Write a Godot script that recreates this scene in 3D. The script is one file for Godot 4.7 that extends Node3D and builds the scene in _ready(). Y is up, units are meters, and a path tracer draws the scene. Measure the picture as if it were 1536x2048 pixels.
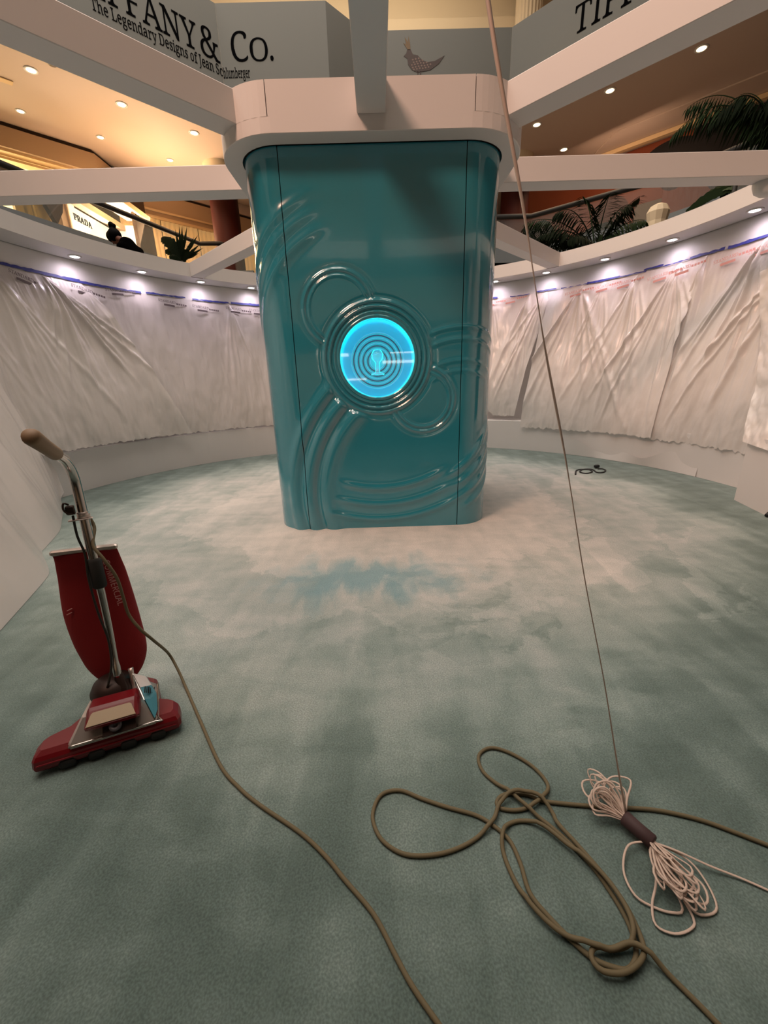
extends Node3D
# Origin on the carpet under the middle of the teal display column; +z towards the entrance, metres.

var mats := {}
var taken := {}
var rng := RandomNumberGenerator.new()
var serif: SystemFont
var sans: SystemFont

const YB := 2.962      # underside of the canopy beams
const YT := 3.154      # top of the canopy beams and of the ring
const CW := 0.976      # half width of the column
const CR := 0.304      # its corner radius
const SEAM := 0.672
const COLH := 2.869

func _ready() -> void:
	rng.seed = 7
	camera_and_light()
	make_materials()
	room()
	ring()
	mall()
	hoarding()
	column()
	capital()
	beams()
	films()
	vacuum()
	cords()
	plants()
	visitor()

# ------------------------------------------------------------------ camera, light, exposure
func camera_and_light() -> void:
	var cam := Camera3D.new()
	cam.name = "camera"
	cam.keep_aspect = Camera3D.KEEP_HEIGHT
	cam.fov = 103.603
	cam.near = 0.05
	cam.far = 200.0
	cam.transform = Transform3D(Basis(Vector3(0.9995, -0.0283, 0.0136), Vector3(0.0311, 0.9529, -0.3016), Vector3(-0.0044, 0.3019, 0.9533)).orthonormalized(), Vector3(-0.0094, 1.25, 4.4636))
	add_child(cam)
	cam.current = true
	var env := Environment.new()
	env.background_mode = Environment.BG_COLOR
	env.background_color = Color(0.10, 0.08, 0.065)
	env.tonemap_mode = Environment.TONE_MAPPER_LINEAR
	env.tonemap_exposure = 1.0
	env.sdfgi_enabled = true
	env.ssao_enabled = true
	env.ssil_enabled = true
	var we := WorldEnvironment.new()
	we.name = "surroundings"
	we.environment = env
	add_child(we)
	# a warm floodlight high in the atrium, left of and behind the entrance, aimed at the column
	spot(Vector3(-4.6, 9.6, 6.6), Vector3(1.7, 1.2, -0.6), Color(1.0, 0.79, 0.68), 76.0, 27.0, 0.9, 1.2, "flood_light")
	# the pale lit ceiling high over the atrium
	area(Vector3(-3.4, 12.9, -1.2), Vector3(-3.4, 0, -1.2), Vector2(13, 13), Color(1.0, 0.95, 0.90), 225.0, "atrium_light")

func spot(at: Vector3, to: Vector3, c: Color, energy: float, angle: float, soft: float, size: float, called: String) -> void:
	var l := SpotLight3D.new()
	l.name = called
	l.position = at
	l.light_color = c
	l.light_energy = energy
	l.spot_angle = angle
	l.spot_angle_attenuation = soft
	l.spot_range = 60.0
	l.spot_attenuation = 2.0
	l.light_size = size
	l.shadow_enabled = true
	add_child(l, true)
	var d := (to - at).normalized()
	l.basis = Basis.looking_at(d, Vector3.UP if absf(d.y) < 0.99 else Vector3.FORWARD)

func omni(at: Vector3, c: Color, energy: float, size: float, called: String) -> void:
	var l := OmniLight3D.new()
	l.name = called
	l.position = at
	l.light_color = c
	l.light_energy = energy
	l.omni_range = 60.0
	l.omni_attenuation = 2.0
	l.light_size = size
	l.shadow_enabled = true
	add_child(l, true)

func area(at: Vector3, to: Vector3, size: Vector2, c: Color, energy: float, called: String) -> void:
	var l := AreaLight3D.new()
	l.name = called
	l.position = at
	l.area_size = size
	l.light_color = c
	l.light_energy = energy
	l.area_range = 60.0
	l.area_attenuation = 2.0
	l.shadow_enabled = true
	add_child(l, true)
	var d := (to - at).normalized()
	l.basis = Basis.looking_at(d, Vector3.UP if absf(d.y) < 0.99 else Vector3.FORWARD)

# ------------------------------------------------------------------ materials
func mk(called: String, c: Color, rough: float, metal := 0.0) -> StandardMaterial3D:
	var m := StandardMaterial3D.new()
	m.resource_name = called
	m.albedo_color = c
	m.roughness = rough
	m.metallic = metal
	mats[called] = m
	return m

func glow(called: String, c: Color, energy: float) -> StandardMaterial3D:
	var m := mk(called, c, 0.5)
	m.emission_enabled = true
	m.emission = c
	m.emission_energy_multiplier = energy
	return m

func noise_tex(sd: int, freq: float, size: int, oct: int, lo: Color, hi: Color, normal := false, strength := 4.0) -> NoiseTexture2D:
	var n := FastNoiseLite.new()
	n.seed = sd
	n.frequency = freq
	n.fractal_octaves = oct
	var t := NoiseTexture2D.new()
	t.width = size
	t.height = size
	t.seamless = true
	t.noise = n
	if normal:
		t.as_normal_map = true
		t.bump_strength = strength
	else:
		var g := Gradient.new()
		g.set_color(0, lo)
		g.set_color(1, hi)
		t.color_ramp = g
	return t

func make_materials() -> void:
	serif = SystemFont.new()
	serif.font_names = PackedStringArray(["Droid Serif"])
	sans = SystemFont.new()
	sans.font_names = PackedStringArray(["Droid Sans"])
	mk("white paint", Color(0.83, 0.81, 0.80), 0.55)
	mk("trim white", Color(0.82, 0.81, 0.81), 0.5)
	var teal := mk("teal lacquer", Color(0.165, 0.51, 0.585), 0.12)
	teal.metallic_specular = 0.7
	teal.clearcoat_enabled = true
	teal.clearcoat = 0.8
	teal.clearcoat_roughness = 0.03
	mk("dark gap", Color(0.02, 0.06, 0.07), 0.8)
	mk("gap brown", Color(0.30, 0.22, 0.19), 0.8)
	glow("cyan glow", Color(0.0, 0.78, 0.90), 0.36)
	mk("cyan ring", Color(0.0, 0.26, 0.40), 0.12)
	mk("cyan ring pale", Color(0.80, 0.97, 1.0), 0.12)
	glow("cyan back", Color(0.0, 0.80, 0.82), 0.38)
	glow("streak glow", Color(1.0, 0.97, 0.93), 5.0)  # glow of the added bars that the round window mirrors
	var glass := mk("window glass", Color(0.9, 1.0, 1.0, 0.04), 0.02)
	glass.transparency = BaseMaterial3D.TRANSPARENCY_ALPHA
	var crystal := mk("crystal", Color(0.85, 0.97, 1.0, 0.25), 0.05)
	crystal.transparency = BaseMaterial3D.TRANSPARENCY_ALPHA
	var film := mk("plastic film", Color(0.86, 0.83, 0.81, 0.80), 0.27)
	film.transparency = BaseMaterial3D.TRANSPARENCY_ALPHA
	film.normal_enabled = true
	film.normal_texture = noise_tex(11, 0.02, 512, 4, Color.BLACK, Color.WHITE, true, 6.0)
	film.normal_scale = 0.16
	film.uv1_triplanar = true
	film.uv1_world_triplanar = true
	film.uv1_scale = Vector3(1.1, 0.8, 1.1)
	mk("blue tape", Color(0.20, 0.22, 0.52), 0.6)
	mk("print dark", Color(0.42, 0.37, 0.38), 0.7)
	mk("print red", Color(0.80, 0.58, 0.54), 0.7)
	glow("lamp cool", Color(1.0, 0.96, 0.97), 12.0)
	glow("lamp warm", Color(1.0, 0.88, 0.66), 7.0)
	mk("lamp rim", Color(0.85, 0.83, 0.82), 0.4)
	mk("hoarding grey", Color(0.36, 0.36, 0.34), 0.7)
	mk("letter black", Color(0.02, 0.02, 0.025), 0.9).metallic_specular = 0.08
	mk("soffit", Color(0.80, 0.72, 0.66), 0.7)
	mk("bulkhead tan", Color(0.72, 0.61, 0.49), 0.7)
	mk("moulding", Color(0.88, 0.76, 0.58), 0.6)
	mk("groove", Color(0.16, 0.10, 0.06), 0.9)
	mk("cream wall", Color(0.85, 0.78, 0.66), 0.7)
	mk("parapet", Color(0.40, 0.43, 0.45), 0.7)
	mk("rail", Color(0.03, 0.018, 0.015), 0.7)
	mk("column red", Color(0.21, 0.052, 0.032), 0.6).metallic_specular = 0.25
	mk("bronze", Color(0.24, 0.17, 0.11), 0.35, 0.5)
	mk("gold", Color(0.55, 0.46, 0.16), 0.4, 0.3)
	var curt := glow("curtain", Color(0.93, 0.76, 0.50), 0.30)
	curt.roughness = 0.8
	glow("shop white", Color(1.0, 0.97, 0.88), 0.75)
	glow("shop light", Color(1.0, 0.90, 0.62), 2.2)
	mk("concrete", Color(0.45, 0.42, 0.38), 0.8)
	mk("leaf dark", Color(0.055, 0.085, 0.045), 0.8)
	mk("leaf green", Color(0.11, 0.16, 0.09), 0.75)
	mk("leaf pale", Color(0.24, 0.28, 0.19), 0.5)
	mk("stem", Color(0.10, 0.085, 0.05), 0.6)
	mk("pot", Color(0.22, 0.15, 0.11), 0.6)
	for n in ["leaf dark", "leaf green", "leaf pale"]:
		mats[n].metallic_specular = 0.15
		mats[n].backlight_enabled = true
		mats[n].backlight = Color(0.03, 0.05, 0.015)
	mk("skin", Color(0.36, 0.21, 0.15), 0.55)
	mk("hair", Color(0.012, 0.010, 0.010), 0.7).metallic_specular = 0.15
	mk("black cloth", Color(0.010, 0.010, 0.012), 1.0).metallic_specular = 0.08
	mk("red plastic", Color(0.42, 0.03, 0.07), 0.32)
	var bag := mk("red cloth", Color(0.50, 0.010, 0.026), 0.85)
	bag.normal_enabled = true
	bag.normal_texture = noise_tex(5, 0.12, 256, 2, Color.BLACK, Color.WHITE, true, 3.0)
	bag.normal_scale = 0.3
	bag.uv1_triplanar = true
	bag.uv1_scale = Vector3(6, 6, 6)
	mk("chrome", Color(0.72, 0.70, 0.68), 0.16, 1.0)
	mk("worn chrome", Color(0.78, 0.73, 0.70), 0.30, 0.75)
	mk("dirty metal", Color(0.20, 0.14, 0.12), 0.45, 0.5)
	mk("beige plastic", Color(0.64, 0.56, 0.45), 0.5)
	mk("grip tan", Color(0.55, 0.43, 0.32), 0.6)
	mk("black rubber", Color(0.018, 0.016, 0.016), 0.6)
	mk("grey sleeve", Color(0.13, 0.12, 0.11), 0.8)
	mk("knob grey", Color(0.32, 0.30, 0.32), 0.45)
	mk("sticker white", Color(0.80, 0.80, 0.80), 0.4)
	mk("sticker blue", Color(0.28, 0.55, 0.62), 0.4)
	mk("pale print", Color(0.75, 0.52, 0.50), 0.7)
	mk("olive cord", Color(0.41, 0.36, 0.26), 0.75)
	mk("black cord", Color(0.015, 0.015, 0.015), 0.6)
	mk("twine", Color(0.80, 0.70, 0.64), 0.6)
	mk("wrap", Color(0.26, 0.17, 0.17), 0.7)

# ------------------------------------------------------------------ scene helpers
func numbered(called: String) -> String:
	if not taken.has(called):
		taken[called] = 0
		return called
	taken[called] += 1
	return "%s_%03d" % [called, taken[called]]

func tag(o: Node3D, label: String, category: String, group := "") -> Node3D:
	o.set_meta("label", label)
	o.set_meta("category", category)
	if group:
		o.set_meta("group", group)
	return o

func obj(called: String, mesh: Mesh, m: String, parent: Node3D = null) -> MeshInstance3D:
	var o := MeshInstance3D.new()
	o.mesh = mesh
	o.material_override = mats[m]
	o.cast_shadow = GeometryInstance3D.SHADOW_CASTING_SETTING_ON
	if parent == null:
		o.name = numbered(called)
		add_child(o, true)
	else:
		var n := 0
		for c in parent.get_children():
			if c.name == called or String(c.name).begins_with(called + "_0") or String(c.name).begins_with(called + "_1"):
				n += 1
		o.name = called if n == 0 else "%s_%03d" % [called, n]
		parent.add_child(o, true)
	return o

func thing(called: String, label: String, category: String, at := Vector3.ZERO, turn := 0.0, group := "") -> Node3D:
	var o := Node3D.new()
	o.name = numbered(called)
	add_child(o)
	o.position = at
	o.rotation.y = turn
	tag(o, label, category, group)
	return o

func struct(called: String, mesh: Mesh, m: String) -> MeshInstance3D:
	var o := obj(called, mesh, m)
	o.set_meta("kind", "structure")
	return o

# ------------------------------------------------------------------ mesh helpers
func begin(smooth := false) -> SurfaceTool:
	var st := SurfaceTool.new()
	st.begin(Mesh.PRIMITIVE_TRIANGLES)
	st.set_smooth_group(0 if smooth else -1)
	return st

func done(st: SurfaceTool) -> ArrayMesh:
	st.generate_normals()
	st.index()
	return st.commit()

func tri(st: SurfaceTool, a: Vector3, b: Vector3, c: Vector3) -> void:   # a, b, c counter-clockwise from outside
	st.add_vertex(a)
	st.add_vertex(c)
	st.add_vertex(b)

func quad(st: SurfaceTool, a: Vector3, b: Vector3, c: Vector3, d: Vector3) -> void:
	tri(st, a, b, c)
	tri(st, a, c, d)

func add_box(st: SurfaceTool, x: Transform3D, s: Vector3, b := 0.0) -> void:
	# a box with its edges chamfered by b
	var h := s / 2
	b = minf(b, minf(h.x, minf(h.y, h.z)) * 0.9)
	var rings: Array = []
	for layer in [[-h.y, b], [-h.y + b, 0.0], [h.y - b, 0.0], [h.y, b]]:
		var i: float = layer[1]
		var px := h.x - i
		var pz := h.z - i
		var ring := PackedVector3Array()
		for q in [Vector3(px, layer[0], pz - b + i * 0.0), Vector3(px - b, layer[0], pz), Vector3(-px + b, layer[0], pz), Vector3(-px, layer[0], pz - b), Vector3(-px, layer[0], -pz + b), Vector3(-px + b, layer[0], -pz), Vector3(px - b, layer[0], -pz), Vector3(px, layer[0], -pz + b)]:
			ring.append(x * q)
		rings.append(ring)
	skin_rings(st, rings, true, true)

func skin_rings(st: SurfaceTool, rings: Array, cap0: bool, cap1: bool, closed := true) -> void:
	# rings run clockwise seen from the far end of the stack
	for i in rings.size() - 1:
		var a: PackedVector3Array = rings[i]
		var b: PackedVector3Array = rings[i + 1]
		var n := a.size()
		for k in (n if closed else n - 1):
			var k2 := (k + 1) % n
			quad(st, a[k2], a[k], b[k], b[k2])
	if cap0:
		fan(st, rings[0], false)
	if cap1:
		fan(st, rings[-1], true)

func fan(st: SurfaceTool, ring: PackedVector3Array, top: bool) -> void:
	var c := Vector3.ZERO
	for p in ring:
		c += p
	c /= ring.size()
	for k in ring.size():
		var k2 := (k + 1) % ring.size()
		if top:
			tri(st, c, ring[k2], ring[k])
		else:
			tri(st, c, ring[k], ring[k2])

func box(s: Vector3, at: Vector3, turn := 0.0, b := 0.004) -> ArrayMesh:
	var st := begin()
	add_box(st, Transform3D(Basis(Vector3.UP, turn), at), s, b)
	return done(st)

func add_wall(st: SurfaceTool, a: Vector2, b: Vector2, y0: float, y1: float, thick: float) -> void:
	# an upright slab whose visible face runs from a to b (plan x, z); thickness goes to the left of a->b
	var d := (b - a)
	var n := Vector2(d.y, -d.x).normalized() * thick
	var m := (a + b) / 2 + n / 2
	add_box(st, Transform3D(Basis(Vector3.UP, -atan2(d.y, d.x)), Vector3(m.x, (y0 + y1) / 2, m.y)), Vector3(d.length(), y1 - y0, thick), 0.001)

func wall(a: Vector2, b: Vector2, y0: float, y1: float, thick: float) -> ArrayMesh:
	var st := begin()
	add_wall(st, a, b, y0, y1, thick)
	return done(st)

func add_tube(st: SurfaceTool, pts: PackedVector3Array, r: Variant, sides := 8, squash := 1.0) -> void:
	# r: one radius or a list of radii
	var n := pts.size()
	var rings: Array = []
	var u := Vector3.ZERO
	for i in n:
		var t := (pts[mini(i + 1, n - 1)] - pts[maxi(i - 1, 0)]).normalized()
		if u == Vector3.ZERO:
			u = t.cross(Vector3.UP if absf(t.y) < 0.9 else Vector3.RIGHT).normalized()
		u = (u - t * u.dot(t)).normalized()
		var v := t.cross(u)
		var rad: float = r[i] if r is Array or r is PackedFloat32Array else r
		var ring := PackedVector3Array()
		for k in sides:
			var a := -TAU * k / sides
			ring.append(pts[i] + (u * cos(a) + v * sin(a) * squash) * rad)
		rings.append(ring)
	skin_rings(st, rings, true, true)

func tube(pts: PackedVector3Array, r: Variant, sides := 8, squash := 1.0) -> ArrayMesh:
	var st := begin(true)
	add_tube(st, pts, r, sides, squash)
	return done(st)

func curve(pts: Array, step := 0.02, closed := false) -> PackedVector3Array:
	# Catmull-Rom through the points
	var out := PackedVector3Array()
	var n := pts.size()
	var last := n if closed else n - 1
	for i in last:
		var p0: Vector3 = pts[posmod(i - 1, n)] if closed else pts[maxi(i - 1, 0)]
		var p1: Vector3 = pts[i]
		var p2: Vector3 = pts[(i + 1) % n]
		var p3: Vector3 = pts[(i + 2) % n] if closed else pts[mini(i + 2, n - 1)]
		var k := maxi(2, int(ceil((p2 - p1).length() / step)))
		for j in k:
			out.append(p1.cubic_interpolate(p2, p0, p3, float(j) / k))
	out.append(pts[0] if closed else pts[n - 1])
	return out

func add_lathe(st: SurfaceTool, x: Transform3D, prof: Array, segs := 32, caps := true) -> void:
	# profile of Vector2(radius, height), bottom to top
	var rings: Array = []
	for p in prof:
		var ring := PackedVector3Array()
		for k in segs:
			var a := TAU * k / segs
			ring.append(x * Vector3(p.x * cos(a), p.y, p.x * sin(a)))
		rings.append(ring)
	skin_rings(st, rings, caps and prof[0].x > 0.0001, caps and prof[-1].x > 0.0001)

func lathe(prof: Array, at := Vector3.ZERO, b := Basis.IDENTITY, segs := 32, smooth := true, caps := true) -> ArrayMesh:
	var st := begin(smooth)
	add_lathe(st, Transform3D(b, at), prof, segs, caps)
	return done(st)

func polar(r: float, y: float, deg: float) -> Vector3:      # 0 degrees is straight ahead of the camera (-z), positive to the right
	var a := deg_to_rad(deg)
	return Vector3(r * sin(a), y, -r * cos(a))

func add_sweep(st: SurfaceTool, prof: Array, d0: float, d1: float, n: int) -> void:
	# a closed profile of Vector2(radius, height) swept about the y axis
	var rings: Array = []
	for i in n + 1:
		var ring := PackedVector3Array()
		for p in prof:
			ring.append(polar(p.x, p.y, lerpf(d0, d1, float(i) / n)))
		rings.append(ring)
	skin_rings(st, rings, true, true)

func sweep(prof: Array, d0: float, d1: float, n: int) -> ArrayMesh:
	var st := begin()
	add_sweep(st, prof, d0, d1, n)
	return done(st)

func add_prism(st: SurfaceTool, poly: PackedVector2Array, x: Transform3D, depth: float) -> void:
	# polygon in the local xy plane, extruded from z = 0 to z = depth
	if Geometry2D.is_polygon_clockwise(poly):
		poly = poly.duplicate()
		poly.reverse()
	var t := Geometry2D.triangulate_polygon(poly)
	var n := poly.size()
	for i in range(0, t.size(), 3):
		var a := poly[t[i]]
		var b := poly[t[i + 1]]
		var c := poly[t[i + 2]]
		if (b - a).cross(c - a) < 0:
			var w := b
			b = c
			c = w
		tri(st, x * Vector3(a.x, a.y, depth), x * Vector3(b.x, b.y, depth), x * Vector3(c.x, c.y, depth))
		tri(st, x * Vector3(a.x, a.y, 0), x * Vector3(c.x, c.y, 0), x * Vector3(b.x, b.y, 0))
	for i in n:
		var a := poly[i]
		var b := poly[(i + 1) % n]
		quad(st, x * Vector3(a.x, a.y, 0), x * Vector3(b.x, b.y, 0), x * Vector3(b.x, b.y, depth), x * Vector3(a.x, a.y, depth))

func prism(poly: PackedVector2Array, x: Transform3D, depth: float) -> ArrayMesh:
	var st := begin()
	add_prism(st, poly, x, depth)
	return done(st)

func plate(poly: PackedVector2Array, y: float, thick: float) -> ArrayMesh:   # plan polygon (x, z), from y up by thick
	return prism(poly, Transform3D(Basis(Vector3(1, 0, 0), Vector3(0, 0, 1), Vector3(0, 1, 0)), Vector3(0, y, 0)), thick)

func lettering(text: String, font: Font, size: float, depth: float, align := HORIZONTAL_ALIGNMENT_LEFT) -> TextMesh:
	var t := TextMesh.new()
	t.text = text
	t.font = font
	t.font_size = 48
	t.pixel_size = size / 48.0
	t.depth = depth
	t.curve_step = 2.0
	t.horizontal_alignment = align
	t.vertical_alignment = VERTICAL_ALIGNMENT_BOTTOM
	return t

func grid(f: Callable, nu: int, nv: int) -> ArrayMesh:
	# a smooth surface f(u, v) -> Vector3
	var st := begin(true)
	var p := PackedVector3Array()
	for j in nv + 1:
		for i in nu + 1:
			p.append(f.call(float(i) / nu, float(j) / nv))
	for q in p:
		st.add_vertex(q)
	for j in nv:
		for i in nu:
			var a := j * (nu + 1) + i
			for k in [a, a + 1, a + nu + 1, a + 1, a + nu + 2, a + nu + 1]:
				st.add_index(k)
	st.generate_normals()
	return st.commit()

func at_surface(x: float, lo: float, hi: float) -> float:
	return smoothstep(lo, hi, x)

# ------------------------------------------------------------------ the room inside the pavilion
func carpet_texture() -> ImageTexture:
	# the carpet is printed like shallow water: pale brushed water round the column, teal towards the rim, darkened further there for the dimmer light
	var size := 1280
	var n1 := FastNoiseLite.new()
	n1.seed = 21
	n1.frequency = 0.036
	n1.fractal_octaves = 4
	n1.domain_warp_enabled = true
	n1.domain_warp_amplitude = 26.0
	n1.domain_warp_frequency = 0.012
	var im_a := n1.get_image(size, size / 4, false, false, true)
	im_a.resize(size, size, Image.INTERPOLATE_CUBIC)
	n1.seed = 22
	n1.frequency = 0.05
	var im_b := n1.get_image(size / 3, size, false, false, true)
	im_b.resize(size, size, Image.INTERPOLATE_CUBIC)
	n1.seed = 23
	n1.frequency = 0.035
	n1.domain_warp_amplitude = 40.0
	var im_c := n1.get_image(size, size, false, false, true)
	n1.seed = 29
	n1.frequency = 0.005
	var im_d := n1.get_image(size, size, false, false, true)
	for im in [im_a, im_b, im_c, im_d]:
		im.convert(Image.FORMAT_L8)
	var a := im_a.get_data()
	var b := im_b.get_data()
	var c := im_c.get_data()
	var d := im_d.get_data()
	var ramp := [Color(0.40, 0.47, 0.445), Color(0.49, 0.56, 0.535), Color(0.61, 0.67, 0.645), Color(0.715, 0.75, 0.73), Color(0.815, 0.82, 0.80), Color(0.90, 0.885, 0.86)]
	var data := PackedByteArray()
	data.resize(size * size * 3)
	# broad swaths left by the vacuum: nap lying the other way, each with its own edge
	var swaths: Array = []
	var sr := RandomNumberGenerator.new()
	sr.seed = 5
	for i in 46:
		var ang := sr.randf_range(0, TAU)
		var rad := sr.randf_range(1.5, 3.9)
		var p := Vector2(sin(ang), cos(ang)) * rad
		var dir := Vector2.from_angle(sr.randf_range(0, TAU))
		swaths.append([p, dir, sr.randf_range(0.35, 0.8), sr.randf_range(0.08, 0.2), sr.randf_range(-0.09, 0.10)])
	var nap := PackedFloat32Array()
	nap.resize(size * size)
	for s in swaths:
		var ci := int((s[0].x + 5.2) / 10.4 * size)
		var cj := int((s[0].y + 5.2) / 11.5 * size)
		for j in range(maxi(0, cj - 120), mini(size, cj + 120)):
			for i in range(maxi(0, ci - 120), mini(size, ci + 120)):
				var q: Vector2 = Vector2(lerpf(-5.2, 5.2, (i + 0.5) / size), lerpf(-5.2, 6.3, (j + 0.5) / size)) - s[0]
				var kk := j * size + i
				if absf(q.dot(s[1])) < s[2] + (b[kk] / 255.0 - 0.5) * 0.25 and absf(q.cross(s[1])) < s[3] + (a[kk] / 255.0 - 0.5) * 0.10:
					nap[kk] += s[4]
	var marks := [[0.11, Vector3(1.588, 0.006, 1.502), Vector3(1.866, 0.006, 1.336), Vector3(1.673, 0.006, 2.188), Vector3(1.510, 0.006, 2.287)], [0.12, Vector3(2.032, 0.006, 1.914), Vector3(2.144, 0.006, 1.837), Vector3(1.869, 0.006, 2.625), Vector3(1.703, 0.006, 2.616)], [0.10, Vector3(2.288, 0.006, 2.229), Vector3(2.176, 0.006, 2.379), Vector3(1.861, 0.006, 2.634), Vector3(1.956, 0.006, 2.505)], [-0.11, Vector3(0.818, 0.006, 2.129), Vector3(0.835, 0.006, 2.178), Vector3(0.553, 0.006, 2.473), Vector3(0.275, 0.006, 2.637), Vector3(0.200, 0.006, 2.601), Vector3(0.531, 0.006, 2.322)], [-0.11, Vector3(0.923, 0.006, 2.469), Vector3(0.930, 0.006, 2.571), Vector3(0.551, 0.006, 2.856), Vector3(0.498, 0.006, 2.807)], [0.09, Vector3(2.327, 0.006, 1.305), Vector3(2.095, 0.006, 1.789), Vector3(2.422, 0.006, 1.519), Vector3(2.848, 0.006, 1.066), Vector3(2.346, 0.006, 1.458)]]
	for q in marks:
		var poly := PackedVector2Array()
		var lo := Vector2(99, 99)
		var hi := -lo
		for e in q.slice(1):
			var g := Vector2((e.x + 5.2) / 10.4, (e.z + 5.2) / 11.5) * size
			poly.append(g)
			lo = lo.min(g)
			hi = hi.max(g)
		for j in range(int(lo.y), int(hi.y) + 1):
			for i in range(int(lo.x), int(hi.x) + 1):
				if Geometry2D.is_point_in_polygon(Vector2(i + (a[j * size + i] - 128) * 0.10, j + (b[j * size + i] - 128) * 0.10), poly):
					nap[j * size + i] += q[0] * 1.15
	var o := 0
	for j in size:
		var z := lerpf(-5.2, 6.3, (j + 0.5) / size)
		for i in size:
			var x := lerpf(-5.2, 5.2, (i + 0.5) / size)
			var k := j * size + i
			var na := a[k] / 255.0 - 0.5
			var nb := b[k] / 255.0 - 0.5
			var nc := c[k] / 255.0 - 0.5
			var nd := d[k] / 255.0 - 0.5
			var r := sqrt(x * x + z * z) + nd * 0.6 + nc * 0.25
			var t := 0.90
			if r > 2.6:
				t = lerpf(0.54, 0.12, smoothstep(2.8, 3.5, r)) if r > 2.8 else 0.58  # outermost tone deepened to carry the light falloff by the entrance
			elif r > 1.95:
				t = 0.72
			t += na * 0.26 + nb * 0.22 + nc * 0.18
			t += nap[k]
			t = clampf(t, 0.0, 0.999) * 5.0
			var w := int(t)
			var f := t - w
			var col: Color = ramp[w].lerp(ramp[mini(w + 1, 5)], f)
			# the blue pool printed in front of the column and its pale ripple
			var px := x + 0.13 + nc * 0.5
			var pz := z - 1.98 + na * 0.5
			var pe := sqrt(px * px * 2.2 + pz * pz * 9.0)
			if pe < 1.15:
				col = col.lerp(Color(0.50, 0.67, 0.71), 0.62 * (1.0 - smoothstep(0.30, 1.15, pe)) + 0.10)
			var ex := x - 0.62 + nc * 0.2
			var ez := z - 2.12 + na * 0.2
			var er := sqrt(ex * ex + ez * ez * 2.5)
			if er < 0.62 and nb > -0.12:
				col = col.lerp(Color(0.84, 0.85, 0.84), 0.10 + 0.26 * clampf(sin(er * 42.0 + nc * 8.0), 0.0, 1.0))
			data[o] = int(clampf(col.r, 0, 1) * 255)
			data[o + 1] = int(clampf(col.g, 0, 1) * 255)
			data[o + 2] = int(clampf(col.b, 0, 1) * 255)
			o += 3
	return ImageTexture.create_from_image(Image.create_from_data(size, size, false, Image.FORMAT_RGB8, data))

func room() -> void:
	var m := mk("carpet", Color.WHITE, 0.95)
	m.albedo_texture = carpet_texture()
	m.rim_enabled = true
	m.rim = 0.25
	m.detail_enabled = true
	m.detail_uv_layer = BaseMaterial3D.DETAIL_UV_2
	m.detail_blend_mode = BaseMaterial3D.BLEND_MODE_MUL
	m.detail_albedo = noise_tex(41, 0.16, 512, 3, Color(0.70, 0.70, 0.70), Color(1, 1, 1))
	var st := begin()
	var x0 := -5.2
	var x1 := 5.2
	var z0 := -5.2
	var z1 := 6.3
	for q in [[x0, z0], [x1, z0], [x1, z1], [x0, z0], [x1, z1], [x0, z1]]:
		st.set_uv(Vector2((q[0] - x0) / (x1 - x0), (q[1] - z0) / (z1 - z0)))
		st.set_uv2(Vector2(q[0], q[1]) * 1.6)
		st.add_vertex(Vector3(q[0], 0, q[1]))
	st.set_uv(Vector2.ZERO)
	st.set_uv2(Vector2.ZERO)
	add_box(st, Transform3D(Basis.IDENTITY, Vector3(0, -0.06, 0.55)), Vector3(10.4, 0.1, 11.5))
	st.generate_normals()
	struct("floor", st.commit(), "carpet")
	# curved wall and its low projecting plinth
	struct("wall_back", sweep([Vector2(4.45, 0), Vector2(4.58, 0), Vector2(4.58, YB), Vector2(4.45, YB)], -112, 112, 112), "white paint")
	struct("trim_1", sweep([Vector2(4.085, 0), Vector2(4.45, 0), Vector2(4.45, 0.54), Vector2(4.10, 0.54), Vector2(4.085, 0.525)], -104, 96, 100), "white paint")
	# the right-hand end of the display plinth comes forward beside the entrance
	struct("wall_right", plate(PackedVector2Array([Vector2(4.5, -0.15), Vector2(3.66, 0.47), Vector2(3.50, 1.05), Vector2(3.20, 2.1), Vector2(4.5, 2.1)]), 0.0, 0.66), "white paint")
	# unseen side walls and lintel, added round the entrance to shade the near carpet
	struct("wall_left_002", wall(Vector2(-2.45, 4.2), Vector2(-2.45, 6.2), 0, 3.15, -0.15), "white paint")
	struct("wall_right_002", wall(Vector2(3.25, 2.2), Vector2(2.6, 6.2), 0, 2.93, -0.15), "white paint")
	struct("trim_5", box(Vector3(5.4, 0.16, 1.6), Vector3(0.05, 3.26, 5.4), 0, 0.004), "white paint")
	struct("wall_left", plate(PackedVector2Array([Vector2(-4.5, 0.1), Vector2(-4.2, 0.5), Vector2(-3.4, 1.8), Vector2(-2.7, 3.0), Vector2(-2.4, 4.2), Vector2(-4.5, 4.2)]), 0.0, 0.5), "white paint")

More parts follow.
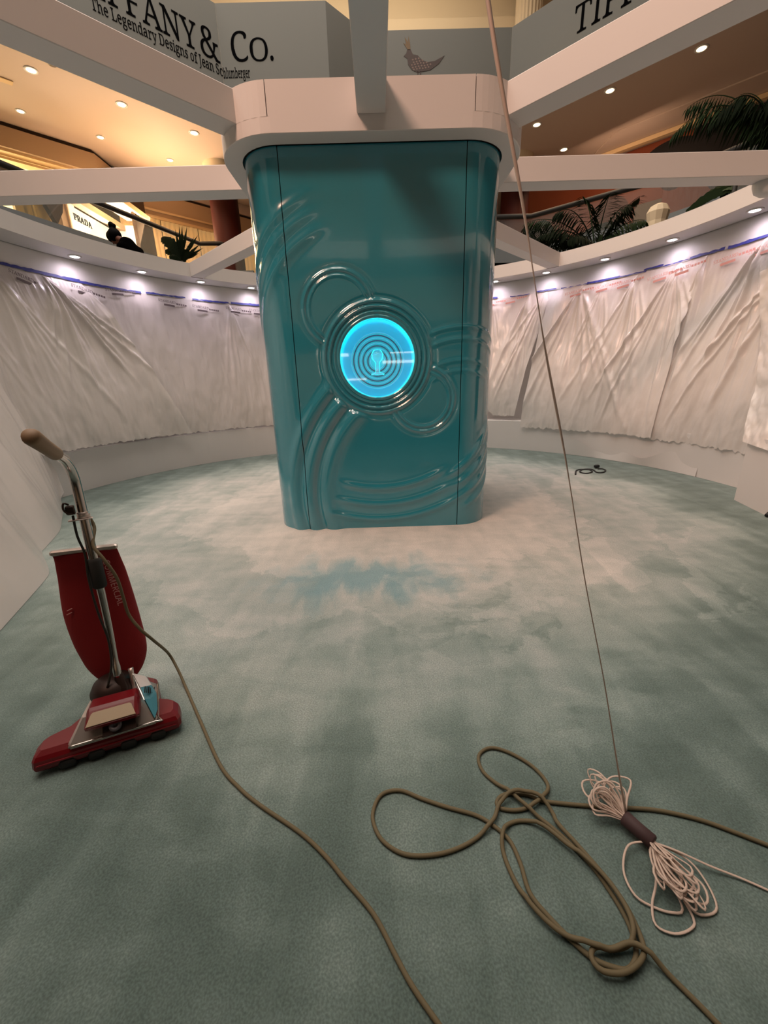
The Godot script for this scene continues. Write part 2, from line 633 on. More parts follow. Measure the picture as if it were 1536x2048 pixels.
func ring() -> void:
	# ring beam that carries the spokes, with the white soffit of the downlights outside it
	struct("trim_2", sweep([Vector2(4.037, YB), Vector2(4.07, YB), Vector2(4.07, YT), Vector2(4.037, YT)], -180, 180, 160), "white paint")
	struct("trim_3", sweep([Vector2(4.07, YB + 0.002), Vector2(4.435, YB + 0.002), Vector2(4.435, YB + 0.03), Vector2(4.07, YB + 0.03)], -180, 180, 160), "trim white")
	struct("trim_4", sweep([Vector2(4.46, YB + 0.004), Vector2(4.60, YB + 0.004), Vector2(4.60, YT), Vector2(4.07, YT), Vector2(4.07, YT - 0.03), Vector2(4.46, YT - 0.03)], -180, 180, 160), "white paint")
	var names := ["outermost recessed downlight in the white ring soffit left of the teal column", "second recessed downlight from the left above the plastic, right of the outermost one", "third recessed downlight from the left, under the plant at the ring", "recessed downlight in the ring soffit closest to the teal column on its left side", "recessed downlight in the ring soffit closest to the teal column on its right side", "second recessed downlight right of the column, just right of the hanging cord", "third recessed downlight right of the column, mid way along the right soffit", "fourth recessed downlight right of the column, next to the outermost right one", "outermost recessed downlight at the right end of the ring soffit"]
	var k := 0
	for deg in [-67.5, -55.3, -43.0, -31.5, 30.4, 42.3, 54.8, 67.4, 80.4]:
		var p := polar(4.255, YB + 0.001, deg)
		downlight(p, 0.052, "lamp cool", names[k], "recessed downlights in the ring soffit")
		spot(p + Vector3(0, -0.03, 0), p + Vector3(0, -1, 0) + polar(0.10, 0, deg), Color(1.0, 0.93, 1.0), 0.27, 84.0, 1.0, 0.05, "ring_downlight")
		k += 1

func downlight(p: Vector3, r: float, m: String, label: String, group: String) -> void:
	var t := thing("recessed_downlight", label, "downlight", p, 0.0, group)
	obj("trim_ring", lathe([Vector2(r * 1.05, -0.010), Vector2(r * 1.5, -0.008), Vector2(r * 1.5, 0.002), Vector2(r * 1.05, 0.002), Vector2(r * 1.05, -0.010)], Vector3.ZERO, Basis.IDENTITY, 20, true, false), "lamp rim", t)
	obj("lamp", lathe([Vector2(0, -0.012), Vector2(r * 0.7, -0.011), Vector2(r, -0.006), Vector2(r, 0.001), Vector2(0, 0.001)], Vector3.ZERO, Basis.IDENTITY, 20), m, t)

# ------------------------------------------------------------------ the mall round the pavilion
func strip(poly: Array, y0: float, y1: float, thick: float) -> ArrayMesh:
	var st := begin()
	for i in poly.size() - 1:
		add_wall(st, poly[i], poly[i + 1], y0, y1, thick)
	return done(st)

func mall() -> void:
	# deck outside the ring, shop level behind the balustrade, far walls and top ceiling
	struct("floor_001", sweep([Vector2(4.62, 2.1), Vector2(9.5, 2.1), Vector2(9.5, 2.2), Vector2(4.62, 2.2)], -180, 180, 48), "concrete")
	var edge := [Vector2(-7.6, -3.75), Vector2(-5.33, -9.80), Vector2(-3.8, -9.87), Vector2(3.2, -8.36), Vector2(4.30, -8.36), Vector2(6.6, -6.4), Vector2(8.6, -2.6)]
	var slab := PackedVector2Array(edge)
	slab.append_array(PackedVector2Array([Vector2(24, -2.6), Vector2(24, -26), Vector2(-24, -26), Vector2(-24, -3.75)]))
	struct("floor_002", plate(slab, 4.05, 0.35), "concrete")
	struct("wall_front", wall(Vector2(22, 20), Vector2(-22, 20), 0, 13, 0.3), "cream wall")
	struct("wall_left_001", wall(Vector2(-22, 20), Vector2(-22, -24), 0, 13, 0.3), "soffit")
	struct("wall_right_001", wall(Vector2(22, -24), Vector2(22, 20), 0, 13, 0.3), "soffit")
	struct("wall_back_001", wall(Vector2(-22, -22), Vector2(22, -22), 0, 13, 0.3), "soffit")
	struct("ceiling", plate(PackedVector2Array([Vector2(-22, -24), Vector2(22, -24), Vector2(22, 20), Vector2(-22, 20)]), 13.0, 0.2), "cream wall")
	# soffit of the floor above, with an eight-sided opening over the pavilion
	var hole := [Vector2(-7.2, 6), Vector2(-7.2, -3.35), Vector2(-3.30, -7.25), Vector2(-0.90, -7.25), Vector2(-0.09, -8.07), Vector2(3.43, -8.07), Vector2(7.2, -4.3), Vector2(7.2, 6)]
	var far := [Vector2(-22, 6), Vector2(-22, -3.35), Vector2(-18, -22), Vector2(-5, -22), Vector2(-0.09, -22), Vector2(12, -22), Vector2(22, -12), Vector2(22, 6)]
	var st := begin()
	for i in hole.size() - 1:
		add_prism(st, PackedVector2Array([hole[i], hole[i + 1], far[i + 1], far[i]]), Transform3D(Basis(Vector3(1, 0, 0), Vector3(0, 0, 1), Vector3(0, 1, 0)), Vector3(0, 7.6, 0)), 0.06)
	struct("ceiling_001", done(st), "soffit")
	# stepped bulkheads over the shopfronts on the left
	var b1 := [Vector2(-13.8, -3.0), Vector2(-7.67, -9.13), Vector2(-7.67, -12.0)]
	var bulk := thing("bulkhead", "tan stepped bulkhead under the lit soffit at the upper left", "bulkhead")
	obj("reveal", strip(b1, 7.51, 7.596, 0.3), "groove", bulk)
	obj("fascia", strip([Vector2(-13.83, -2.93), Vector2(-7.61, -9.15), Vector2(-7.61, -12.0)], 7.07, 7.51, 0.3), "bulkhead tan", bulk)
	obj("moulding", strip([Vector2(-13.88, -3.05), Vector2(-7.68, -9.25), Vector2(-7.68, -12.0)], 7.02, 7.075, 0.3), "moulding", bulk)
	obj("moulding", strip([Vector2(-14.1, -3.15), Vector2(-7.8, -9.45), Vector2(-7.8, -12.0)], 6.93, 6.99, 0.3), "moulding", bulk)
	var b2 := thing("bulkhead", "tan bulkhead with mouldings over the pleated lit shopfront", "bulkhead")
	obj("fascia", strip([Vector2(-7.6, -10.0), Vector2(-2.6, -15.0)], 6.52, 7.2, 0.3), "bulkhead tan", b2)
	obj("reveal", strip([Vector2(-7.62, -10.04), Vector2(-2.62, -15.04)], 7.2, 7.28, 0.3), "groove", b2)
	obj("upper_panel", strip([Vector2(-7.58, -10.0), Vector2(-2.58, -15.0)], 7.28, 7.596, 0.3), "soffit", b2)
	obj("moulding", strip([Vector2(-7.55, -9.98), Vector2(-2.55, -14.98)], 6.68, 6.73, 0.1), "moulding", b2)
	obj("moulding", strip([Vector2(-7.55, -9.98), Vector2(-2.55, -14.98)], 6.50, 6.55, 0.1), "moulding", b2)
	# pleated, softly lit shopfront
	var front := thing("shopfront", "shopfront of pleated cream panels glowing behind the small plant", "shopfront")
	var d := Vector2(1, -1).normalized()
	var o := Vector2(-7.75, -10.1)
	for i in 6:
		var pst := begin(true)
		var rings: Array = []
		var n := 48
		for k in n + 1:
			var s := i * 1.2 + 1.17 * k / n
			var q := o + d * s + Vector2(0.707, 0.707) * (0.035 * absf(sin(s * 21.0)) + 0.012 * sin(s * 9.0))
			rings.append(PackedVector3Array([Vector3(q.x, 4.4, q.y), Vector3(q.x, 6.52, q.y)]))
		skin_rings(pst, rings, false, false, false)
		obj("pleated_panel", done(pst), "curtain", front)
	# bright white shop with its name
	var shop := thing("boutique", "white lit boutique wall with a lettered name left of the leaning person", "shop")
	obj("wall_panel", wall(Vector2(-7.9, -8.02), Vector2(-7.9, -8.52), 4.4, 5.93, 0.2), "shop white", shop)
	obj("wall_panel", wall(Vector2(-7.9, -8.54), Vector2(-7.9, -9.9), 4.4, 5.93, 0.2), "shop white", shop)
	obj("end_wall", wall(Vector2(-7.9, -9.95), Vector2(-6.9, -10.15), 4.4, 6.1, 0.1), "shop white", shop)
	obj("lintel", box(Vector3(0.25, 0.16, 2.2), Vector3(-7.72, 6.02, -9.0), 0, 0.01), "bulkhead tan", shop)
	obj("ceiling_panel", box(Vector3(0.75, 0.05, 2.1), Vector3(-7.2, 6.28, -9.1), 0, 0.01), "shop white", shop)
	obj("ceiling_edge", box(Vector3(0.10, 0.14, 2.1), Vector3(-6.85, 6.24, -9.1), 0, 0.01), "moulding", shop)
	obj("display_block", lathe([Vector2(0.05, 0), Vector2(0.13, 0.10), Vector2(0.16, 0.24), Vector2(0.08, 0.34), Vector2(0, 0.36)], Vector3(-7.3, 4.9, -9.3), Basis.IDENTITY, 9, false), "bronze", shop)
	obj("bronze_frame", strip([Vector2(-6.95, -9.45), Vector2(-6.85, -10.2)], 4.4, 6.35, 0.12), "bronze", shop)
	obj("bronze_frame", wall(Vector2(-7.75, -9.3), Vector2(-6.85, -9.9), 6.35, 6.75, 0.2), "bronze", shop)
	var tx := obj("lettering", lettering("PRADA", serif, 0.21, 0.015), "letter black", shop)
	tx.transform = Transform3D(Basis(Vector3.UP, PI / 2).scaled(Vector3(1, 1, 1)), Vector3(-7.885, 5.58, -8.10))
	var pier := thing("pier", "tan stone pier between the gold window and the white boutique", "pier")
	obj("shaft", box(Vector3(0.3, 1.7, 0.30), Vector3(-8.10, 5.25, -7.84), 0, 0.02), "bulkhead tan", pier)
	obj("edge_strip", box(Vector3(0.05, 1.7, 0.05), Vector3(-7.93, 5.25, -7.97), 0, 0.01), "moulding", pier)
	var win := thing("shop_window", "gold and bronze shop window at the far left under the beam", "shop window")
	obj("gold_panel", wall(Vector2(-8.3, -6.7), Vector2(-8.0, -7.35), 4.4, 6.05, 0.1), "gold", win)
	obj("gold_panel", wall(Vector2(-8.8, -5.6), Vector2(-8.45, -6.4), 4.4, 6.05, 0.1), "gold", win)
	obj("bronze_fin", prism(PackedVector2Array([Vector2(0, 1.3), Vector2(0.55, 1.3), Vector2(0.42, 0.75), Vector2(0.24, 0.45), Vector2(0.08, 0.8)]), Transform3D(Basis(Vector3.UP, 1.1), Vector3(-7.95, 4.75, -7.0)), 0.15), "bronze", win)
	obj("bronze_fin", prism(PackedVector2Array([Vector2(0, 1.3), Vector2(0.35, 1.3), Vector2(0.30, 0.6), Vector2(0.06, 0.9)]), Transform3D(Basis(Vector3.UP, 1.1), Vector3(-8.3, 4.75, -6.2)), 0.15), "bronze", win)
	obj("mullion", box(Vector3(0.05, 1.65, 0.05), Vector3(-7.93, 5.22, -6.75), 0, 0.01), "gold", win)
	obj("mullion", box(Vector3(0.05, 1.65, 0.05), Vector3(-8.25, 5.22, -6.0), 0, 0.01), "gold", win)
	# shop ceiling light seen over the bulkhead line
	var pan := thing("light_panel", "blown-out yellow-white lit shop wall under the bulkhead at the far left edge", "light panel")
	obj("diffuser", wall(Vector2(-14.0, -5.0), Vector2(-9.0, -10.0), 5.0, 7.59, 0.1), "shop light", pan)
	area(Vector3(-11.2, 6.3, -7.4), Vector3(-7.2, 6.3, -3.4), Vector2(4.0, 1.2), Color(1.0, 0.88, 0.70), 14.0, "shop_ceiling_light")
	area(Vector3(-6.6, 5.6, -9.9), Vector3(-4.6, 6.6, -7.9), Vector2(2.0, 1.6), Color(1.0, 0.82, 0.62), 22.0, "shopfront_light")
	area(Vector3(-7.75, 5.3, -8.9), Vector3(-4, 6.6, -7.6), Vector2(1.5, 1.2), Color(1.0, 0.90, 0.78), 14.0, "boutique_light")
	# mall columns
	for s in [[-4.55, -10.2, "dark red mall column behind the handrail left of the teal column"], [4.36, -10.2, "dark red mall column behind the hanging cord, right of the teal column"]]:
		var c := thing("mall_column", s[2], "column", Vector3(s[0], 4.4, s[1]), 0.0, "dark red mall columns")
		obj("shaft", lathe([Vector2(0.44, 0.12), Vector2(0.415, 0.2), Vector2(0.41, 2.72), Vector2(0.40, 2.75)], Vector3.ZERO, Basis.IDENTITY, 40), "column red", c)
		obj("base", lathe([Vector2(0.52, 0), Vector2(0.52, 0.08), Vector2(0.46, 0.14)], Vector3.ZERO, Basis.IDENTITY, 40), "bronze", c)
		obj("collar", lathe([Vector2(0.43, 2.75), Vector2(0.44, 2.8), Vector2(0.44, 3.18), Vector2(0.48, 3.2)], Vector3.ZERO, Basis.IDENTITY, 40), "cream wall", c)
	# balustrade of the shop level
	var names := ["solid grey balustrade with dark handrail on the left, behind the person and plant", "grey balustrade with dark handrail on the right, behind the palms"]
	for s in 2:
		var line: Array = edge.slice(0, 3) if s == 0 else edge.slice(3, 7)
		var bal := thing("balustrade", names[s], "balustrade")
		obj("upstand", strip(line, 4.02, 4.76, 0.12), "parapet", bal)
		var rp := PackedVector3Array()
		for q in line:
			rp.append(Vector3(q.x, 5.5, q.y))
		obj("handrail", tube(rp, 0.06, 10), "rail", bal)
		var gl := begin()
		for i in line.size() - 1:
			add_wall(gl, line[i], line[i + 1], 4.76, 5.47, 0.012)
		obj("glass_panel", done(gl), "window glass", bal)
	# recessed lamps in the soffit
	var lamps := [[-6.93, -6.25, "soffit downlight nearest the left edge, in the row closest to the atrium"], [-5.75, -7.36, "middle downlight of the left soffit row closest to the atrium"], [-4.58, -8.52, "left soffit downlight next to the white column head"], [-8.2, -7.5, "dim soffit downlight farthest left, in the row near the bulkhead"], [-7.05, -8.6, "middle dim downlight in the left soffit row near the bulkhead"], [-5.82, -9.78, "dim left soffit downlight just above the side beam"], [6.80, -6.14, "upper right soffit downlight nearest the right edge"], [5.58, -7.33, "middle downlight of the right soffit row"], [4.34, -8.56, "right soffit downlight next to the white column head"], [5.59, -9.79, "right soffit downlight just above the right side beam"]]
	for i in lamps.size():
		var p := Vector3(lamps[i][0], 7.6, lamps[i][1])
		downlight(p, 0.085 if i < 3 or i > 5 else 0.07, "lamp warm", lamps[i][2], "soffit downlights of the mall")
		spot(p + Vector3(0, -0.04, 0), p + Vector3(0, -1, 0), Color(1.0, 0.83, 0.66), 7.0 if i < 6 else 6.0, 50.0, 0.8, 0.06, "soffit_downlight")
	tag(obj("smoke_detector", lathe([Vector2(0.02, -0.06), Vector2(0.07, -0.05), Vector2(0.09, 0), Vector2(0.0, 0.002)], Vector3(-6.35, 7.6, -6.05), Basis.IDENTITY, 14), "bronze"), "small dark smoke detector on the lit left soffit", "detector")
	tag(obj("air_vent", box(Vector3(0.42, 0.02, 0.16), Vector3(-7.75, 7.59, -6.45), 0.78, 0.005), "moulding"), "narrow air vent flush with the lit left soffit", "vent")
	# right side: lighter soffit band, mural with figures
	var band := thing("soffit_band", "lighter brown soffit band above the orange mural at right", "soffit band")
	obj("panel", plate(PackedVector2Array([Vector2(6.62, -8.97), Vector2(8.9, -6.65), Vector2(9.9, -6.9), Vector2(7.0, -9.8), Vector2(6.6, -10.2)]), 7.565, 0.03), "soffit", band)
	obj("moulding", strip([Vector2(6.6, -10.2), Vector2(10.6, -6.2)], 7.46, 7.56, 0.15), "moulding", band)
	var mural := thing("mural", "orange advertising mural with dark hatted figures behind the palms", "mural")
	var mm := mk("mural print", Color.WHITE, 0.6)
	mm.albedo_texture = mural_texture()
	var ms := begin()
	var a := Vector2(5.2, -12.4)
	var b := Vector2(11.4, -6.2)
	var uv := [Vector2(0, 1), Vector2(1, 1), Vector2(1, 0), Vector2(0, 1), Vector2(1, 0), Vector2(0, 0)]
	var vs := [Vector3(a.x, 4.4, a.y), Vector3(b.x, 4.4, b.y), Vector3(b.x, 7.59, b.y), Vector3(a.x, 4.4, a.y), Vector3(b.x, 7.59, b.y), Vector3(a.x, 7.59, a.y)]
	for i in [0, 2, 1, 3, 5, 4]:
		ms.set_uv(uv[i])
		ms.add_vertex(vs[i])
	ms.set_uv(Vector2(0.02, 0.1))
	add_wall(ms, a + Vector2(0.01, -0.01), b + Vector2(0.01, -0.01), 4.4, 7.59, 0.15)
	ms.generate_normals()
	obj("printed_panel", ms.commit(), "mural print", mural)
	area(Vector3(6.4, 6.9, -8.6), Vector3(8.4, 6.3, -10.2), Vector2(2.0, 0.6), Color(1.0, 0.82, 0.68), 1.6, "mural_fill")  # added fill that brightens the mural; no fixture hangs there
	# unseen shopfront with glowing bars, added behind the entrance to streak the round window
	var opp := thing("shopfront", "unseen shopfront added behind the entrance, its glowing bars mirrored in the round window", "shopfront")
	obj("wall_panel", box(Vector3(7, 4, 0.2), Vector3(0, 2, 13.2), 0, 0.01), "bulkhead tan", opp)
	for q in [[1.0, 2.36, 1.1, 0.10], [0.85, 2.02, 1.35, 0.09], [-1.25, 2.30, 0.4, 0.10], [-0.8, 1.45, 0.75, 0.06]]:
		obj("streak_bar", box(Vector3(q[2], q[3], 0.05), Vector3(q[0], q[1], 13.06), 0, 0.01), "streak glow", opp)
	# storey above, pale and lit, with a fluted pilaster
	var up := thing("upper_facade", "pale cream lit facade of the top storey above the grey hoarding", "facade")
	obj("lower_band", wall(Vector2(-16, -12), Vector2(16, -12), 7.9, 12.0, 0.2), "cream wall", up)
	obj("upper_wall", wall(Vector2(-16, -12.3), Vector2(16, -12.3), 12.0, 13.0, 0.2), "cream wall", up)
	var fl: Array = []
	var fst := begin(true)
	for y in [9.2, 12.99]:
		var ring := PackedVector3Array()
		for k in 96:
			var an := TAU * k / 96
			var rr := 0.40 - (0.028 if k % 4 < 2 else 0.0)
			ring.append(Vector3(4.87 + rr * cos(an), y, -11.55 + rr * sin(an)))
		fl.append(ring)
	skin_rings(fst, fl, true, true)
	tag(obj("fluted_column", done(fst), "cream wall"), "fluted cream column at the top edge right of the hanging cord", "column")
	area(Vector3(-1, 12.8, -9.6), Vector3(-1, 11.6, -12.3), Vector2(8, 0.6), Color(1.0, 0.93, 0.82), 11.0, "cove_light")

func mural_texture() -> ImageTexture:
	var w := 768
	var h := 288
	var im := Image.create(w, h, false, Image.FORMAT_RGB8)
	im.fill(Color(0.56, 0.27, 0.14))
	im.fill_rect(Rect2i(330, 130, 60, 158), Color(0.50, 0.44, 0.38))
	im.fill_rect(Rect2i(470, 150, 298, 138), Color(0.36, 0.29, 0.25))
	im.fill_rect(Rect2i(500, 170, 40, 118), Color(0.42, 0.16, 0.17))
	im.fill_rect(Rect2i(560, 160, 50, 90), Color(0.23, 0.15, 0.14))
	var blobs := [[75, 150, 42, 52, Color(0.13, 0.05, 0.03)], [75, 158, 30, 42, Color(0.33, 0.14, 0.08)], [395, 40, 62, 34, Color(0.07, 0.05, 0.055)], [380, 62, 90, 14, Color(0.07, 0.05, 0.055)], [410, 84, 34, 34, Color(0.30, 0.15, 0.12)], [505, 24, 72, 60, Color(0.06, 0.045, 0.06)], [500, 80, 110, 24, Color(0.06, 0.045, 0.06)], [520, 112, 44, 40, Color(0.28, 0.14, 0.11)], [700, 100, 70, 100, Color(0.10, 0.07, 0.07)], [270, 150, 50, 60, Color(0.40, 0.20, 0.12)], [250, 230, 90, 80, Color(0.10, 0.07, 0.06)]]
	for q in blobs:
		for y in range(maxi(0, q[1] - q[3]), mini(h, q[1] + q[3])):
			var k: float = float(y - q[1]) / q[3]
			var half := int(q[2] * sqrt(maxf(0.0, 1.0 - k * k)))
			im.fill_rect(Rect2i(clampi(q[0] - half, 0, w - 1), y, half * 2, 1).intersection(Rect2i(0, 0, w, h)), q[4])
	return ImageTexture.create_from_image(im)

# ------------------------------------------------------------------ lettered hoarding round the opening above
func hoarding() -> void:
	var y0 := 7.665
	var y1 := 9.236
	var h := thing("hoarding", "grey hoarding board lettered with a shop name, upper left above the beam", "hoarding")
	obj("board", strip([Vector2(-7.2, -3.35), Vector2(-3.30, -7.25)], y0, 9.236, 0.2), "hoarding grey", h)
	obj("board", strip([Vector2(-3.30, -7.25), Vector2(-0.90, -7.25)], y0, y1, 0.2), "hoarding grey", h)
	obj("board", strip([Vector2(-0.90, -7.25), Vector2(-0.09, -8.07)], y0, y1, 0.2), "hoarding grey", h)
	var left := Basis(Vector3(1, 0, -1).normalized(), Vector3.UP, Vector3(1, 0, 1).normalized())
	put_text(h, "TIFFANY", serif, 0.64, Vector3(-5.22, 8.21, -5.33), left, 2.20)
	put_text(h, "&", serif, 0.72, Vector3(-3.62, 8.20, -6.93), left, 0.42)
	put_text(h, "C", serif, 0.72, Vector3(-3.05, 8.24, -7.25), Basis.IDENTITY, 0.36)
	put_text(h, "O", serif, 0.56, Vector3(-2.64, 8.24, -7.25), Basis.IDENTITY, 0.40)
	put_text(h, ".", serif, 0.60, Vector3(-2.20, 8.245, -7.25), Basis.IDENTITY, 0.075)
	put_text(h, "The Legendary Designs of Jean Sc", serif, 0.25, Vector3(-5.07, 7.93, -5.48), left, 2.50)
	put_text(h, "hlumberger", serif, 0.25, Vector3(-3.29, 7.90, -7.25), Basis.IDENTITY, 0.60)
	var c := thing("hoarding", "grey hoarding board with a printed bird behind the column head", "hoarding")
	obj("board", strip([Vector2(-0.09, -8.07), Vector2(3.43, -8.07)], y0, y1, 0.2), "hoarding grey", c)
	printed_bird(c)
	var r := thing("hoarding", "grey hoarding board lettered with a shop name, upper right above the beam", "hoarding")
	obj("board", strip([Vector2(3.43, -8.07), Vector2(7.2, -4.3)], y0, y1, 0.2), "hoarding grey", r)
	var right := Basis(Vector3(1, 0, 1).normalized(), Vector3.UP, Vector3(-1, 0, 1).normalized())
	put_text(r, "TIFFANY", serif, 0.68, Vector3(4.491, 8.386, -7.009), right, 2.5)

func put_text(parent: Node3D, text: String, font: Font, size: float, at: Vector3, b: Basis, width: float) -> void:
	var t := lettering(text, font, size, 0.006)
	var w := t.get_aabb().size.x
	var o := obj("lettering", t, "letter black", parent)
	var k := width / w if w > 0.0 else 1.0
	o.transform = Transform3D(Basis(b.x * k, b.y, b.z), at + b.z * 0.006 - b.x * t.get_aabb().position.x * k)
	o.position.y = at.y - t.get_aabb().position.y

func printed_bird(parent: Node3D) -> void:
	var mb := mk("bird print", Color(0.20, 0.14, 0.12), 0.6)
	mk("bird print pale", Color(0.40, 0.31, 0.27), 0.6)
	mk("bird crest", Color(0.34, 0.24, 0.08), 0.6)
	mb.metallic = 0.2
	var x := Transform3D(Basis.IDENTITY.scaled(Vector3(0.95, 0.95, 1)), Vector3(1.300, 8.250, -8.070))
	x.origin.z += 0.002
	x.origin.x -= 0.1
	var body := PackedVector2Array([Vector2(-0.28, 0.48), Vector2(-0.26, 0.36), Vector2(-0.16, 0.25), Vector2(-0.02, 0.20), Vector2(0.14, 0.22), Vector2(0.30, 0.24), Vector2(0.52, 0.36), Vector2(0.66, 0.52), Vector2(0.42, 0.42), Vector2(0.24, 0.40), Vector2(0.10, 0.44), Vector2(-0.02, 0.54), Vector2(-0.14, 0.56), Vector2(-0.20, 0.66), Vector2(-0.28, 0.66), Vector2(-0.31, 0.58), Vector2(-0.37, 0.53)])
	obj("printed_bird", prism(body, x, 0.006), "bird print", parent)
	obj("printed_crest", prism(PackedVector2Array([Vector2(-0.27, 0.65), Vector2(-0.37, 0.78), Vector2(-0.31, 0.76), Vector2(-0.34, 0.90), Vector2(-0.26, 0.80), Vector2(-0.25, 0.92), Vector2(-0.21, 0.78), Vector2(-0.20, 0.65)]), x, 0.006), "bird crest", parent)
	for k in 2:
		obj("printed_leg", prism(PackedVector2Array([Vector2(-0.03 + k * 0.07, 0.22), Vector2(0.0 + k * 0.07, 0.22), Vector2(0.01 + k * 0.06, 0.03), Vector2(-0.05 + k * 0.06, 0.0), Vector2(-0.03 + k * 0.06, 0.05)]), x, 0.006), "bird print", parent)
	var y := x
	y.origin.z += 0.004
	var st := begin()
	for r in 5:
		for q in 7 - r / 2:
			var p := Vector2(-0.19 + q * 0.075 + r * 0.012 + (0.035 if r % 2 else 0.0), 0.27 + r * 0.052 + (q - 2) * 0.012 - (0.05 if q > 3 else 0.0) * 0.3)
			if Geometry2D.is_point_in_polygon(p, body):
				add_prism(st, PackedVector2Array([p + Vector2(-0.026, 0), p + Vector2(0, -0.02), p + Vector2(0.026, 0), p + Vector2(0, 0.02)]), y, 0.004)
	obj("printed_feathers", done(st), "bird print pale", parent).set_meta("kind", "stuff")

# ------------------------------------------------------------------ the teal display column
func outline(s: float, half: float, r: float) -> Array:
	# point and outward normal on a rounded square, s measured round from the middle of the front
	var flat := half - r
	var arc := r * PI / 2
	var side := 2 * flat + arc
	var q := fposmod(s + flat, 4 * side)
	var k := int(q / side)
	q -= k * side
	var p: Vector2
	var n: Vector2
	if q < 2 * flat:
		p = Vector2(q - flat, half)
		n = Vector2(0, 1)
	else:
		var a := (q - 2 * flat) / r
		n = Vector2(sin(a), cos(a))
		p = Vector2(flat, flat) + n * r
	for i in k:
		p = Vector2(p.y, -p.x)
		n = Vector2(n.y, -n.x)
	return [p, n]

func bump(d: float, r: float, w: float) -> float:
	var k := (d - r) / w
	return exp(-k * k)

func sector(a: float, mid: float, half: float, soft: float) -> float:
	var d := absf(wrapf(a - mid, -180.0, 180.0))
	return 1.0 - smoothstep(half, half + soft, d)

func relief(s: float, y: float) -> float:
	var d0 := Vector2(s + 0.01, y - 1.45)
	var r0 := d0.length()
	var a0 := rad_to_deg(atan2(d0.y, d0.x))
	var h := 0.0
	# frame rings of the round window
	h += 0.011 * bump(r0, 0.345, 0.012) + 0.015 * bump(r0, 0.385, 0.013) + 0.012 * bump(r0, 0.425, 0.013)
	h -= 0.010 * bump(r0, 0.365, 0.008) + 0.008 * bump(r0, 0.405, 0.008)
	h -= 0.006 * bump(r0, 0.455, 0.02)
	var outside := smoothstep(0.43, 0.47, r0)
	# two smaller drops that touch it
	var r1 := Vector2(s + 0.300, y - 1.820).length()
	h += outside * (0.010 * bump(r1, 0.275, 0.013) + 0.008 * bump(r1, 0.235, 0.012) - 0.006 * bump(r1, 0.255, 0.010) - 0.004 * bump(r1, 0.30, 0.018))
	var r2 := Vector2(s - 0.360, y - 1.120).length()
	h += outside * (0.010 * bump(r2, 0.260, 0.013) + 0.008 * bump(r2, 0.222, 0.012) - 0.006 * bump(r2, 0.241, 0.010) - 0.004 * bump(r2, 0.285, 0.018))
	# wide rings spreading from the window
	var ul := sector(a0, 142, 20, 16)
	h += ul * 0.012 * (bump(r0, 1.00, 0.044) + bump(r0, 1.115, 0.044) + bump(r0, 1.225, 0.046))
	var bot := sector(a0, -84, 16, 14)
	h += bot * 0.012 * (bump(r0, 1.08, 0.030) + bump(r0, 1.23, 0.030) + bump(r0, 1.37, 0.030))
	var lr := sector(a0, -42, 10, 12)
	h += lr * 0.013 * (bump(r0, 1.15, 0.030) + bump(r0, 1.26, 0.030) + bump(r0, 1.37, 0.030) + bump(r0, 1.48, 0.030))
	# a deep set of rings falling away to the lower left
	var d3 := Vector2(s - 0.5, y - 0.30)
	var r3 := d3.length()
	var a3 := rad_to_deg(atan2(d3.y, d3.x))
	var ll := sector(a3, 165, 32, 12) * outside
	h += ll * (0.030 * bump(r3, 0.99, 0.062) - 0.014 * bump(r3, 1.075, 0.026) + 0.030 * bump(r3, 1.15, 0.050) - 0.014 * bump(r3, 1.225, 0.026) + 0.022 * bump(r3, 1.30, 0.046))
	# shallow bands to the right of the window
	var d4 := Vector2(s - 0.68, y - 0.90)
	var r4 := d4.length()
	var a4 := rad_to_deg(atan2(d4.y, d4.x))
	var rb := sector(a4, 90, 26, 16) * outside * smoothstep(0.36, 0.46, s)
	h += rb * (0.006 * bump(r4, 0.77, 0.016) + 0.006 * bump(r4, 0.68, 0.016) + 0.004 * bump(r4, 0.52, 0.016) + 0.004 * bump(r4, 0.44, 0.016))
	return h

func shell_point(s: float, y: float) -> Vector3:
	var o := outline(s, CW, CR)
	var p: Vector2 = o[0] + o[1] * relief(s, y)
	return Vector3(p.x, y, p.y)

func relief_panel(s0: float, s1: float, y0: float, y1: float, step: float, hole := false) -> ArrayMesh:
	var nu := int(ceil((s1 - s0) / step))
	var nv := int(ceil((y1 - y0) / step))
	var st := begin(true)
	var keep := PackedByteArray()
	var hr := 0.312
	for j in nv + 1:
		for i in nu + 1:
			var s := lerpf(s0, s1, float(i) / nu)
			var y := lerpf(y0, y1, float(j) / nv)
			var inside := 0
			if hole:
				var d := Vector2(s + 0.01, y - 1.45)
				if absf(d.length() - hr) < step * 0.75:
					d = d.normalized() * hr
					s = d.x - 0.01
					y = d.y + 1.45
				elif d.length() < hr:
					inside = 1
			keep.append(inside)
			var e := 0.004
			var p := shell_point(s, y)
			var n := (shell_point(s + e, y) - shell_point(s - e, y)).cross(shell_point(s, y + e) - shell_point(s, y - e)).normalized()
			st.set_normal(n)
			st.add_vertex(p)
	for j in nv:
		for i in nu:
			var a := j * (nu + 1) + i
			if keep[a] + keep[a + 1] + keep[a + nu + 1] + keep[a + nu + 2] > 0:
				continue
			for k in [a, a + nu + 1, a + 1, a + 1, a + nu + 1, a + nu + 2]:
				st.add_index(k)
	return st.commit()

func rounded_ring(half: float, r: float, n := 10) -> PackedVector2Array:
	var out := PackedVector2Array()
	for k in 4:
		for i in n + 1:
			var a := PI / 2 * i / n
			var p := Vector2(half - r, half - r) + Vector2(sin(a), cos(a)) * r
			for q in k:
				p = Vector2(p.y, -p.x)
			out.append(p)
	return out

